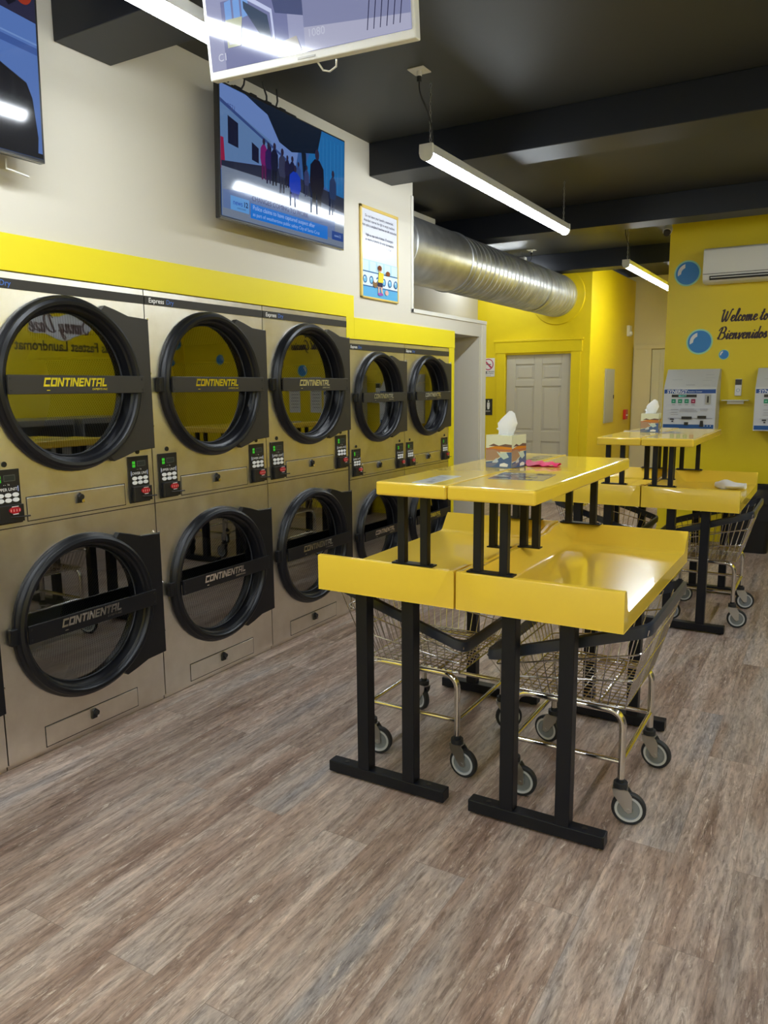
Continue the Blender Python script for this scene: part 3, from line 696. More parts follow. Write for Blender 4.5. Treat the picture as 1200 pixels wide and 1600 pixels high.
a.poly(S([(0, 0), (1, 0), (1, .42), (0, .42)]), (.45, .68, .85))
for q in range(5): a.poly(S([(.02 + q * .2, .30), (.18 + q * .2, .30), (.18 + q * .2, .41), (.02 + q * .2, .41)]), (.62, .80, .90))
a.poly(S([(0, .285), (1, .285), (1, .295), (0, .295)]), DB)
a.poly(S([(0, .13), (1, .13), (1, .28), (0, .28)]), (.70, .80, .88))
a.poly(S([(0, 0), (1, 0), (1, .12), (0, .12)]), (.12, .42, .72)); a.poly(S([(0, .12), (1, .12), (1, .132), (0, .132)]), DB)
for q in range(6): a.ell((.08 + q * .17) * sw, .20 * sh, .055 * sw, .045 * sh, DB); a.ell((.08 + q * .17) * sw, .20 * sh, .04 * sw, .033 * sh, (.2, .5, .75)); a.ell((.065 + q * .17) * sw, .215 * sh, .012 * sw, .012 * sh, (.8, .9, .95), 8)
# plain figure carrying washing
a.poly(S([(.42, .06), (.45, .06), (.47, .16), (.52, .06), (.55, .06), (.53, .2), (.42, .2)]), (.65, .42, .33)); a.poly(S([(.40, .14), (.55, .14), (.53, .22), (.42, .22)]), (.03, .03, .08))
a.poly(S([(.42, .19), (.56, .19), (.58, .30), (.44, .31)]), (.75, .62, .05)); a.ell(.48 * sw, .34 * sh, .045 * sw, .03 * sh, (.65, .42, .33)); a.ell(.47 * sw, .355 * sh, .055 * sw, .03 * sh, (.18, .05, .02))
a.ell(.34 * sw, .17 * sh, .06 * sw, .05 * sh, (.25, .14, .06)); a.ell(.34 * sw, .20 * sh, .045 * sw, .022 * sh, (.8, .8, .8)); a.ell(.70 * sw, .31 * sh, .06 * sw, .028 * sh, (.22, .07, .03)); a.ell(.66 * sw, .085 * sh, .05 * sw, .03 * sh, (.7, .45, .4)); a.ell(.48 * sw, .055 * sh, .08 * sw, .016 * sh, (.35, .1, .45))
a.mb.build('poster_print', M_PRINTG, po)

# ------------------------------------------------------------------ duct
duct = thing('round_duct', 'large silver corrugated round duct running into the yellow wall', 'duct', (-3.12, YD - .002, 2.606))
R0 = .25
prof = []; y = -3.15
while y < -.11: prof += [(R0, y), (R0, y + .086), (R0 - .006, y + .089), (R0 + .006, y + .092), (R0 + .006, y + .104)]; y += .105
mb = MB(); mb.lathe(prof + [(R0, y), (R0, 0.0)], 'y', 64); mb.build('spiral_pipe', M_DUCT, duct, smooth=28)
mb = MB(); mb.lathe([(R0 + .006, -4.46), (R0 + .006, -4.2), (R0 + .014, -4.195), (R0 + .014, -4.17), (R0 + .006, -4.165), (R0 + .006, -3.17), (R0 + .014, -3.165), (R0 + .014, -3.14), (R0 + .006, -3.135), (R0, -3.11)], 'y', 56); mb.build('smooth_pipe', M_DUCT, duct, smooth=40)
mb = MB(); mb.lathe([(R0 + .0, -.018), (R0 + .09, -.018), (R0 + .095, -.012), (R0 + .095, -.001)], 'y', 56); mb.build('wall_collar', M_YEL, duct, smooth=40)
mb = MB(); mb.lathe([(R0 + .004, -1.0), (R0 + .009, -1.0), (R0 + .009, -.96), (R0 + .004, -.96)], 'y', 56); mb.build('joint_band', M_ZINC, duct)

# ------------------------------------------------------------------ signs, ac, kiosks on back walls
def wall_sign(name, label, cat, x0, x1, z0, z1, y): 
    r = thing(name, label, cat, ((x0 + x1) / 2, y, z0)); b = MB(); b.box((-(x1 - x0) / 2, -.006, 0), ((x1 - x0) / 2, -.0005, z1 - z0)); return r, b, Art((-(x1 - x0) / 2, -.0062, 0), (1, 0, 0), (0, 0, 1), (0, -1, 0)), x1 - x0, z1 - z0
r, b, a, sw, sh = wall_sign('no_smoking_sign', 'white no smoking sign with a red circle, left of the grey door', 'sign', -4.13, -3.95, 1.635, 1.875, YD)
b.build('sign_plate', M_WHT, r)
for q in range(28):
    A, B = 2 * PI * q / 28, 2 * PI * (q + 1) / 28; c, d = .5 * sw, .66 * sh
    a.mb.face([a.at(c + ro * math.cos(t_), d + ro * math.sin(t_), .0004) for ro, t_ in ((.062, A), (.074, A), (.074, B), (.062, B))], None, (.45, .01, .08))
a.k = 2; a.poly([(.5 * sw - .05, .66 * sh + .035), (.5 * sw - .035, .66 * sh + .05), (.5 * sw + .05, .66 * sh - .035), (.5 * sw + .035, .66 * sh - .05)], (.45, .01, .08))
a.rect(.35 * sw, .64 * sh, .72 * sw, .68 * sh, (.1, .05, .1)); a.ell(.28 * sw, .22 * sh, .022, .022, (.05, .05, .06)); a.text('NO SMOKING', .66 * sw, .25 * sh, .018, (.05, .05, .06), bold=.02); a.text('NO VAPING', .66 * sw, .15 * sh, .018, (.05, .05, .06), bold=.02); a.text('STATE LAW', .5 * sw, .05 * sh, .015, (.05, .05, .06))
a.mb.build('sign_print', M_PRINT, r)
r, b, a, sw, sh = wall_sign('restroom_sign', 'black restroom sign with white figures, left of the grey door', 'sign', -4.17, -3.975, 1.13, 1.345, YD)
b.build('sign_plate', M_PLAST, r)
for cx, dress in ((.3, True), (.72, False)):
    a.ell(cx * sw, .86 * sh, .011, .011, (.8, .8, .8), 14); hw = .018
    pts = [(cx * sw - hw, .78 * sh), (cx * sw + hw, .78 * sh), (cx * sw + hw * 1.1, .55 * sh), (cx * sw + .012, .36 * sh), (cx * sw - .012, .36 * sh), (cx * sw - hw * 1.1, .55 * sh)]
    if dress: pts = [(cx * sw - .012, .78 * sh), (cx * sw + .012, .78 * sh), (cx * sw + .028, .5 * sh), (cx * sw + .01, .5 * sh), (cx * sw + .008, .36 * sh), (cx * sw - .008, .36 * sh), (cx * sw - .01, .5 * sh), (cx * sw - .028, .5 * sh)]
    a.poly(pts, (.8, .8, .8))
a.rect(.5 * sw - .002, .36 * sh, .5 * sw + .002, .9 * sh, (.8, .8, .8)); a.text('RESTROOM', .5 * sw, .2 * sh, .026, (.8, .8, .8)); a.mb.build('sign_print', M_PRINT, r)
# hall wall fittings
b = MB(); b.box((-2.699, 10.33, 1.01), (-2.685, 10.80, 1.725)); ep = b.build('electrical_panel', M_PANEL, bevel=.003); tag(ep, 'grey metal electrical panel in the bright yellow hall wall', 'electrical panel')
b = MB(); b.box((-2.685, 10.345, 1.03), (-2.681, 10.785, 1.705)); b.build('panel_cover', M_PANEL, ep, bevel=.002); b = MB(); b.box((-2.681, 10.74, 1.33), (-2.674, 10.765, 1.38)); b.build('latch', M_PLAST, ep)
b = MB(); b.box((-2.699, 11.42, 1.02), (-2.66, 11.55, 1.16)); pu = b.build('fire_alarm_pull', M_REDP, bevel=.004); tag(pu, 'small red fire alarm pull on the hall wall', 'fire alarm'); b = MB(); b.box((-2.66, 11.45, 1.07), (-2.65, 11.52, 1.09)); b.build('pull_handle', M_WHITEP, pu)
b = MB(); b.box((-2.699, 11.44, 2.20), (-2.66, 11.58, 2.35)); stb = b.build('alarm_strobe', M_WHITEP, bevel=.005); tag(stb, 'white alarm strobe high on the hall wall', 'alarm strobe'); b = MB(); b.lathe([(.001, .03), (.025, .025), (.035, .0)], 'x', 16, (-2.66, 11.51, 2.24)); b.build('strobe_lens', M_WHT, stb, smooth=50)
# air conditioner
ac = thing('wall_air_conditioner', 'white split air conditioner high on the yellow kiosk wall', 'air conditioner', (-.70, YK, 2.42)); L = .93
pf = [(0, .30), (-.19, .30), (-.21, .285), (-.215, .08), (-.195, .02), (-.16, .0), (0, .0)]
b = MB(); b.prism(pf[::-1], lambda u, v, d: (d, u, v), -L / 2, L / 2); b.build('casing', M_WHITEP, ac, bevel=.006, smooth=40)
b = MB(); b.box((-L / 2 + .004, -.2165, .072), (L / 2 - .004, -.213, .076)); b.build('front_seam', M_DARKIN, ac)
b = MB(); b.prism([(-.2165, .055), (-.2045, .022), (-.206, .02), (-.219, .055)], lambda u, v, d: (d, u, v), -L / 2 + .06, L / 2 - .06); o = b.build('air_outlet', M_DARKIN, ac)
b = MB(); b.box((-L / 2 + .07, -.222, .036), (L / 2 - .07, -.2165, .043)); b.build('louver', M_WHITEP, o)
# security camera
scam = thing('security_camera', 'small white security camera at the top corner of the kiosk wall', 'camera', (-1.515, YK - .06, 2.93))
b = MB(); b.cyl((.0, .02, .055), (.0, .02, .125), .035, 20); b.build('camera_base', M_WHITEP, scam); b = MB(); b.tube([(0, .02, .06), (0, 0, .02), (0, -.03, -.01)], [.03, .045, .04], 18); b.build('camera_head', M_WHITEP, scam, smooth=50); b = MB(); b.cyl((0, -.03, -.012), (0, -.05, -.025), .034, 18, r1=.03); b.build('camera_lens', M_PLAST, scam, smooth=50)
# bubbles
for (x, z, rr, lab) in ((-1.33, 2.543, .118, 'blue bubble decal beside the air conditioner'), (-1.19, 1.906, .118, 'large blue bubble decal below the wall greeting'), (-.97, 1.781, .046, 'smallest blue bubble decal, near the kiosk'), (.29, 1.72, .075, 'blue bubble decal over the paper notices, mirrored in the third dryer'), (1.65, 1.89, .07, 'blue bubble decal at the far right of the kiosk wall')):
    bo = thing('bubble_decal', lab, 'wall decal', (x, YK, z), 0, 'bubble decals on the kiosk wall')
    def disc(R, d, m, nm):
        q = MB(); q.prism([(R * math.cos(2 * PI * k / 40), R * math.sin(2 * PI * k / 40)) for k in range(40)], lambda u, v, dd: (u, -dd, v), .0003, d); return q.build(nm, m, bo)
    disc(rr, .0010, M_HALO, 'decal_border'); disc(rr * .88, .0016, M_CYANP, 'decal_disc')
    q = MB(); pts = []
    for k in range(13): A = math.radians(105 + 90 * k / 12); pts.append((rr * .74 * math.cos(A), rr * .74 * math.sin(A)))
    for k in range(9): A = math.radians(185 - 75 * k / 8); pts.append((rr * .44 * math.cos(A) + -.04 * rr, rr * .44 * math.sin(A)))
    q.prism(pts, lambda u, v, dd: (u, -dd, v), .0016, .0021); q.build('decal_highlight', M_WHT, bo)

# script lettering (pen strokes)
GL = {
 'W': (1.0, [[(-.05, .95), (.12, 1.0), (.10, .5), (.16, .02), (.30, .1), (.48, .85), (.46, .4), (.52, .02), (.68, .15), (.88, .98), (.98, 1.02)]]),
 'B': (.8, [[(.22, .98), (.12, .5), (.02, .0)], [(-.08, .75), (.1, 1.02), (.42, 1.08), (.58, .9), (.5, .62), (.2, .55)], [(.2, .55), (.55, .48), (.62, .2), (.42, -.02), (.08, .0), (-.06, .12)]]),
 'e': (.42, [[(-.02, .12), (.16, .22), (.32, .36), (.28, .5), (.14, .46), (.07, .2), (.18, .0), (.34, .03), (.45, .14)]]),
 'l': (.30, [[(-.02, .12), (.2, .6), (.28, 1.0), (.18, 1.05), (.10, .6), (.10, .1), (.2, .0), (.32, .14)]]),
 'c': (.38, [[(.32, .42), (.2, .5), (.08, .3), (.1, .06), (.22, .0), (.38, .12)]]),
 'o': (.46, [[(.2, .48), (.07, .3), (.1, .04), (.24, .0), (.34, .2), (.3, .45), (.18, .47), (.28, .36), (.46, .40)]]),
 'm': (.74, [[(.0, .42), (.08, .46), (.06, .0)], [(.06, .12), (.2, .46), (.3, .44), (.28, .0)], [(.28, .12), (.42, .46), (.52, .44), (.5, .1), (.58, .0), (.74, .14)]]),
 'n': (.54, [[(.0, .42), (.08, .46), (.06, .0)], [(.06, .12), (.22, .46), (.32, .44), (.30, .1), (.38, .0), (.54, .14)]]),
 't': (.34, [[(-.02, .12), (.14, .6), (.2, .9), (.12, .4), (.1, .08), (.2, .0), (.34, .12)], [(.0, .62), (.32, .66)]]),
 'i': (.28, [[(-.02, .12), (.12, .46), (.09, .1), (.16, .0), (.28, .12)], [(.16, .66), (.18, .70)]]),
 'v': (.42, [[(.0, .42), (.08, .46), (.12, .02), (.2, .02), (.34, .45), (.42, .42)]]),
 'd': (.46, [[(.30, .4), (.18, .48), (.06, .25), (.12, .0), (.24, .08), (.34, .5), (.40, 1.0)], [(.34, .5), (.3, .1), (.36, .0), (.46, .12)]]),
 's': (.38, [[(-.02, .12), (.18, .5), (.2, .38), (.28, .15), (.18, .0), (.05, .05)], [(.18, .0), (.38, .12)]]),
 'T': (.7, [[(-.05, .85), (.1, .98), (.7, 1.0)], [(.38, 1.0), (.28, .4), (.2, .0)]]), 'h': (.5, [[(-.02, .12), (.22, .9), (.16, 1.02), (.08, .5), (.06, .0)], [(.06, .15), (.2, .46), (.3, .4), (.28, .08), (.36, .0), (.5, .12)]]),
 'a': (.46, [[(.30, .4), (.18, .48), (.06, .25), (.12, .0), (.24, .08), (.32, .45)], [(.32, .45), (.28, .1), (.34, .0), (.46, .12)]]), 'k': (.5, [[(-.02, .12), (.22, .9), (.16, 1.02), (.08, .5), (.06, .0)], [(.1, .2), (.3, .46), (.28, .3), (.12, .24), (.34, .0), (.5, .1)]]),
 'y': (.46, [[(.0, .42), (.08, .46), (.1, .1), (.22, .05), (.34, .46)], [(.34, .46), (.28, -.2), (.14, -.4), (.05, -.25), (.46, .12)]]), 'u': (.48, [[(.0, .42), (.08, .46), (.08, .06), (.2, .02), (.32, .46), (.30, .06), (.38, .0), (.48, .12)]]),
 'S': (.6, [[(.55, .85), (.42, 1.02), (.22, .95), (.2, .7), (.42, .45), (.4, .12), (.18, -.02), (.0, .15)]]), 'D': (.85, [[(.3, .95), (.2, .4), (.12, .02)], [(.0, .85), (.3, 1.05), (.65, .95), (.78, .55), (.6, .12), (.25, -.02), (.02, .08)]]), 'z': (.42, [[(.02, .4), (.14, .47), (.28, .42), (.06, .02), (.24, .06), (.42, .1)]]),
 'L': (.62, [[(.05, .85), (.3, 1.05), (.28, .6), (.14, .05), (.0, .05), (.25, .0), (.6, .08)]]), 'G': (.7, [[(.62, .85), (.45, 1.03), (.15, .75), (.1, .2), (.35, -.02), (.6, .2), (.64, .45), (.35, .42)], [(.64, .45), (.58, -.2), (.3, -.38)]]),
 'r': (.38, [[(-.02, .12), (.1, .5), (.24, .42), (.18, .05), (.38, .12)]]),
 ' ': (.3, [])}
def smooth_path(pts, n=6):
    out = []; P = [pts[0]] + list(pts) + [pts[-1]]
    for i in range(1, len(P) - 2):
        p0, p1, p2, p3 = P[i - 1], P[i], P[i + 1], P[i + 2]
        for k in range(n):
            t_ = k / n; f = lambda a0, a1, a2, a3: .5 * (2 * a1 + (a2 - a0) * t_ + (2 * a0 - 5 * a1 + 4 * a2 - a3) * t_ ** 2 + (3 * a1 - a0 - 3 * a2 + a3) * t_ ** 3)
            out.append((f(p0[0], p1[0], p2[0], p3[0]), f(p0[1], p1[1], p2[1], p3[1])))
    out.append(pts[-1]); return out
def script_text(s, size, pen, slant=.25, sx=.82):
    quads = []; x = 0
    for ch in s:
        adv, strokes = GL[ch]
        for st in strokes:
            p = [((x + u + slant * v) * size * sx, v * size) for u, v in smooth_path(st)]
            for i in range(len(p) - 1):
                (a0, b0), (a1, b1) = p[i], p[i + 1]; dx, dy = a1 - a0, b1 - b0; L_ = math.hypot(dx, dy) or 1e-6
                down = abs(dy) / L_ ; wv = pen * (.55 + .75 * down * (1 if dy < 0 else .5)) * .5
                nx, ny = -dy / L_ * wv, dx / L_ * wv; ex, ey = dx / L_ * wv * .7, dy / L_ * wv * .7
                quads.append([(a0 + nx - ex, b0 + ny - ey), (a0 - nx - ex, b0 - ny - ey), (a1 - nx + ex, b1 - ny + ey), (a1 + nx + ex, b1 + ny + ey)])
        x += adv
    return quads, x * size * sx
def script_obj(name, s, size, pen, P, U, N, m, label, cat, dk=0.0006):
    q, L_ = script_text(s, size, pen); mb = MB(); P, U, N = Vector(P), Vector(U), Vector(N)
    for k, f in enumerate(q): mb.face([U * u + Vector((0, 0, v)) + N * (dk + .00001 * k) for u, v in f])
    o = mb.build(name, m, loc=P); 
    if label: tag(o, label, cat)
    return o
script_obj('wall_lettering', 'Welcome to', .100, .0125, (-1.015, YK, 2.085), (1, 0, 0), (0, -1, 0), M_INK, 'upper line of dark script greeting reading Welcome to, on yellow wall', 'wall lettering')
script_obj('wall_lettering', 'Bienvenidos', .100, .0125, (-1.03, YK, 1.925), (1, 0, 0), (0, -1, 0), M_INK, 'lower line of dark script greeting reading Bienvenidos, on yellow wall', 'wall lettering')

script_obj('wall_lettering', 'Thank you', .11, .014, (-.05, YK, 2.17), (1, 0, 0), (0, -1, 0), M_INK, 'dark script reading Thank you, mirrored in the third dryer glass', 'wall lettering')
script_obj('wall_lettering', 'Laundromat Gracias', .11, .014, (-.30, YK, 1.98), (1, 0, 0), (0, -1, 0), M_INK, 'dark script reading Laundromat Gracias, mirrored in the third dryer glass', 'wall lettering')
for (x, lab) in ((.42, 'white paper notice on the kiosk wall, right one mirrored in the third dryer'), (.09, 'white paper notice on the kiosk wall, left one mirrored in the third dryer')):
    a = Art((x - .085, YK - .001, 1.20), (1, 0, 0), (0, 0, 1), (0, -1, 0)); a.rect(0, 0, .17, .44, (.7, .7, .7))
    for k in range(9): a.rect(.02, .38 - k * .04, .15 - .01 * (k % 3), .388 - k * .04, (.25, .25, .28))
    tag(a.mb.build('paper_notice', M_PRINT), lab, 'notice')
def kiosk(x0, label):
    w_ = .465; y0 = YK - .25
    r = thing('payment_kiosk', label, 'payment kiosk', (x0 + w_ / 2, YK, 1.09), 0, 'payment kiosks on the yellow wall')
    b = MB(); b.prism([(0, 0), (-.25, 0), (-.25, .385), (-.09, .56), (0, .56)][::-1], lambda u, v, d: (d, u, v), -w_ / 2, w_ / 2); b.build('cabinet', mat('kiosk_grey', (.62, .62, .60), .4), r, bevel=.004)
    a = Art((-w_ / 2, -.2505, .0), (1, 0, 0), (0, 0, 1), (0, -1, 0))
    a.rect(.006, .008, w_ - .006, .375, (.62, .64, .68)); a.rect(.008, .335, w_ - .008, .372, (.01, .07, .30)); a.rect(.008, .010, w_ - .012, .048, (.01, .09, .30))
    a.text('SYNERGY', .03, .338, .042, (.82, .85, .9), align='LEFT', bold=.02, shear=.1); a.text('Revalue Center', .215, .345, .020, (.7, .78, .9), align='LEFT')
    a.text('· · ·', .40, .02, .05, (.8, .8, .8), bold=.03)
    for k in range(4):
        a.rect(.075 + k * .058, .245, .112 + k * .058, .283, (.01, .26, .14) if k < 3 else (.30, .01, .06)); a.rect(.085 + k * .058, .258, .102 + k * .058, .268, (.3, .6, .45) if k < 3 else (.7, .3, .35)); a.rect(.08 + k * .058, .228, .108 + k * .058, .232, (.2, .2, .25))
    for (u0, u1, v) in ((.075, .14, .185), (.08, .135, .16), (.075, .14, .14), (.16, .28, .19), (.155, .30, .178), (.15, .31, .166), (.33, .40, .19), (.335, .395, .175), (.05, .44, .105)): a.rect(u0, v, u1, v + .004, (.35, .35, .4))
    a.rect(.07, .09, .105, .102, (.02, .02, .03)); a.rect(.085, .07, .10, .082, (.02, .02, .03))
    a.mb.build('front_print', M_PRINT, r)
    b = MB(); b.box((-w_ / 2 + .075, -.256, .300), (-w_ / 2 + .295, -.25, .325)); o = b.build('display', M_PLAST, r); a2 = Art((-w_ / 2 + .135, -.2562, .304), (1, 0, 0), (0, 0, 1), (0, -1, 0)); a2.text('SELECT', 0, 0, .022, (.15, .75, .6), align='LEFT'); a2.mb.build('display_text', M_SCREEN, o)
    b = MB(); b.box((.14, -.262, .235), (.185, -.25, .325)); o = b.build('card_reader', M_PANEL, r, bevel=.003); b = MB(); b.box((.155, -.265, .25), (.17, -.262, .31)); b.build('card_slot', M_PLAST, o)
    b = MB(); b.box((-.06, -.268, .098), (.03, -.25, .122)); b.build('bill_slot', M_PLAST, r, bevel=.002)
    b = MB(); b.box((.08, -.268, .105), (.155, -.25, .13)); b.build('card_outlet', M_PLAST, r, bevel=.002)
    b = MB(); b.box((-.035, -.262, .042), (.0, -.25, .07)); b.prism([(.10, .03), (.135, .03), (.13, .085), (.105, .085)], lambda u, v, d: (u, -.25 - d, v), 0, .012); b.build('lock', M_PLAST, r)
    a = Art((0, -.2, .44), (1, 0, 0), (0, .675, .738), (0, -.738, .675)); nrm = Vector((0, -.738, .675))
    a.P = Vector((0, -.25, .385)) + nrm * .0003
    for (u0, u1, v) in ((-.04, .04, .035), (.12, .19, .16), (.12, .2, .12), (.1, .18, .09), (.11, .17, .03), (-.17, -.08, .1)): a.rect(u0, v, u1, v + .004, (.25, .25, .25) if u0 == -.04 else (.45, .45, .45))
    a.mb.build('top_print', M_PRINT, r)
    return r
kiosk(-1.445, 'payment kiosk left of the small card dispenser on the yellow wall')
kiosk(-.662, 'payment kiosk cut off by the right picture edge')
r = thing('card_dispenser', 'small black and white card reader between the two kiosks', 'card reader', (-.826, YK, 1.40))
b = MB(); b.box((-.028, -.03, 0), (.028, -.0, .155)); b.build('reader_body', M_WHITEP, r, bevel=.004); b = MB(); b.box((-.027, -.032, .10), (.027, -.03, .15)); b.build('reader_window', M_PLAST, r); a = Art((0, -.0302, .045), (1, 0, 0), (0, 0, 1), (0, -1, 0)); a.text('O', 0, -.01, .045, (.3, .4, .5)); a.mb.build('reader_print', M_PRINT, r)
r = thing('clear_shelf', 'clear little shelf below the card reader', 'shelf', (-.84, YK, 1.355)); mgl = mat('clear_acrylic', (.8, .82, .75), .15); b = MB(); b.box((-.115, -.11, 0), (.115, -.0, .008)); b.box((-.07, -.06, -.03), (.07, -.0, 0)); b.build('shelf_plate', mgl, r)
# trash can
r = thing('trash_can', 'black plastic trash can with a bag against the yellow wall', 'trash can', (-.625, 7.68, 0))
def rr(wx, wy, rad, n=6):
    pts = []
    for (cx, cy, a0) in ((wx - rad, wy - rad, 0), (-wx + rad, wy - rad, 90), (-wx + rad, -wy + rad, 180), (wx - rad, -wy + rad, 270)):
        for k in range(n + 1): A = math.radians(a0 + 90 * k / n); pts.append((cx + rad * math.cos(A), cy + rad * math.sin(A)))
    return pts
def loft(mb, secs):   # secs: list of (pts2d, z)
    n = len(secs[0][0]); vs = [(x, y_, z) for pts, z in secs for x, y_ in pts]
    fs = [(i * n + k, i * n + (k + 1) % n, (i + 1) * n + (k + 1) % n, (i + 1) * n + k) for i in range(len(secs) - 1) for k in range(n)]
    mb.grid(vs, fs + [tuple(range(n))[::-1]])
b = MB(); loft(b, [(rr(.155, .155, .05), 0), (rr(.20, .20, .06), .52), (rr(.215, .215, .06), .53), (rr(.215, .215, .06), .58), (rr(.195, .195, .05), .575), (rr(.19, .19, .05), .3)]); b.build('can_body', M_BIN, r, smooth=40)
b = MB(); P_ = rr(.218, .218, .06, 8); n = len(P_); secs = []
for j, (sc_, z) in enumerate(((.9, .54), (.99, .59), (1.03, .585), (1.035, .52), (1.0, .46))):
    secs.append(([(x * (sc_ + .012 * math.sin(k * 2.3 + j)), y_ * (sc_ + .012 * math.sin(k * 2.3 + j))) for k, (x, y_) in enumerate(P_)], z + 0))
loft(b, secs); b.f.pop(); b.m.pop(); b.c.pop()
b.build('bag_liner', M_BAG, r, smooth=60)

# ------------------------------------------------------------------ folding tables
def tray_mesh(w_, l_, outer):     # outer=-1: open side at x=0 ; else at x=w_
    top, bot, flo, rid = .893, .762, .815, .872
    xs = [0, .010, .03, .15, .30, w_ - .10, w_ - .085, w_ - .022, w_ - .016, w_ - .002, w_]
    ys = [0, .002, .018, .026, .05, .065, .13, .2, .4, .7, l_ - .2, l_ - .13, l_ - .09, l_ - .075, l_ - .022, l_ - .014, l_ - .002, l_]
    def lin(x, pts):
        for (a, fa), (b, fb) in zip(pts, pts[1:]):
            if x <= b + 1e-9: return fa + (fb - fa) * (x - a) / max(b - a, 1e-9)
        return pts[-1][1]
    def hy(y): return lin(y, [(0, top - .006), (.002, top - .002), (.018, top), (.026, top - .006), (.05, flo + .012), (.065, flo), (l_ - .09, flo), (l_ - .075, flo + .008), (l_ - .022, top - .006), (l_ - .014, top), (l_ - .002, top - .002), (l_, top - .006)])
    def hx(x, y):
        r_ = lin(y, [(0, top), (.13, top - .004), (.2, rid), (l_ - .2, rid), (l_ - .13, top - .004), (l_, top)])
        return lin(x, [(0, flo - .008), (.010, flo - .002), (.03, flo), (w_ - .10, flo), (w_ - .085, flo + .006), (w_ - .022, r_ - .005), (w_ - .016, r_), (w_ - .002, r_ - .001), (w_, r_ - .006)])
    X = (lambda x: x) if outer < 0 else (lambda x: w_ - x)
    mb = MB(); nx, ny = len(xs), len(ys)
    vs = [(X(x), y, max(hy(y), hx(x, y))) for y in ys for x in xs]
    fs = []
    for j in range(ny - 1):
        for i in range(nx - 1): fs.append((j * nx + i, j * nx + i + 1, (j + 1) * nx + i + 1, (j + 1) * nx + i))
    ring = [(i, 0) for i in range(nx)] + [(nx - 1, j) for j in range(1, ny)] + [(i, ny - 1) for i in range(nx - 2, -1, -1)] + [(0, j) for j in range(ny - 2, 0, -1)]
    base = len(vs)
    for (i, j) in ring: vs.append((X(xs[i]), ys[j], bot))
    for k in range(len(ring)):
        k2 = (k + 1) % len(ring); a_, b__ = ring[k], ring[k2]
        fs.append((a_[1] * nx + a_[0], base + k, base + k2, b__[1] * nx + b__[0]))
    fs.append(tuple(base + k for k in range(len(ring))))
    if outer > 0: fs = [f[::-1] for f in fs]
    mb.grid(vs, fs); return mb
def make_table(x, y, label):
    """origin: centre gap of table, front edge"""
    r = thing('folding_table', label, 'folding table', (x, y, 0), 0, 'yellow two tier folding tables')
    LN = 1.12
    def add(mb, nm, m, off, **k): return mb.build(nm, m, r, loc=off, **k)
    o = add(tray_mesh(.555, LN, -1), 'lower_tray', M_TRAY, (-.560, 0, 0), smooth=35, bevel=.006, seg=3)
    o = add(tray_mesh(.555, LN, 1), 'lower_tray', M_TRAY, (.003, 0, 0), smooth=35, bevel=.006, seg=3)
    for (x0, x1, y1) in ((-.262, .0015, 1.20), (.0045, .300, 1.13)):
        mb = MB(); mb.box((x0, -.075, 1.143), (x1, y1, 1.19)); mb.build('upper_shelf', M_TRAY, r, bevel=.008, seg=3)
    # floor frames: foot bar with two legs
    for (xa_, xb_, la, lb) in ((-.567, -.067, -.408, -.213), (.03, .512, .172, .370)):
        for yy in (.055, 1.06):
            mb = MB(); mb.box((xa_, yy, .008), (xb_, yy + .05, .052)); f = mb.build('foot_bar', M_BLACK, r, bevel=.003)
            mb = MB()
            for xx in (xa_ + .03, xb_ - .03): mb.cyl((xx, yy + .025, .0), (xx, yy + .025, .009), .014, 14)
            mb.build('levelling_pad', M_RUBBER, f)
            mb = MB()
            for xx in (xa_ + .07, xb_ - .07): mb.cyl((xx, yy + .025, .0515), (xx, yy + .025, .0535), .009, 12)
            mb.build('bar_plug', M_PLAST, f)
            for xx in (la, lb):
                mb = MB(); mb.box((xx - .025, yy, .052), (xx + .025, yy + .05, .768)); mb.build('leg', M_BLACK, r, bevel=.003)
    # shelf posts
    for (xs_, yy, z0) in (((-.212, -.124), .01, .893), ((.074, .166), .01, .893), ((-.20, -.11), LN - .04, .893), ((.05, .16), LN - .04, .893), ((-.075, -.025), .50, .874), ((.03, .08), .56, .874)):
        mb = MB(); x0_, x1_ = min(xs_) - .035, max(xs_) + .035
        if yy in (.50, .56): x0_, x1_ = min(xs_) - .02, max(xs_) + .02
        mb.box((x0_, yy - .004, z0), (x1_, yy + .034, z0 + .005)); 
        for xx in (x0_ + .012, x1_ - .012): mb.cyl((xx, yy + .015, z0 + .005), (xx, yy + .015, z0 + .009), .006, 8)
        mb.build('post_plate', M_BLACK, r)
        for xx in xs_:
            mb = MB(); mb.box((xx - .014, yy, z0 + .004), (xx + .014, yy + .028, 1.145)); mb.build('shelf_post', M_BLACK, r, bevel=.002)
    return r
TX, TY = -1.068, 2.275
make_table(TX, TY, 'near yellow two tier folding table with tissue box and pink cloth')
T2 = (.052, 2.56)
make_table(TX + T2[0], TY + T2[1], 'far yellow two tier folding table near the payment kiosks')

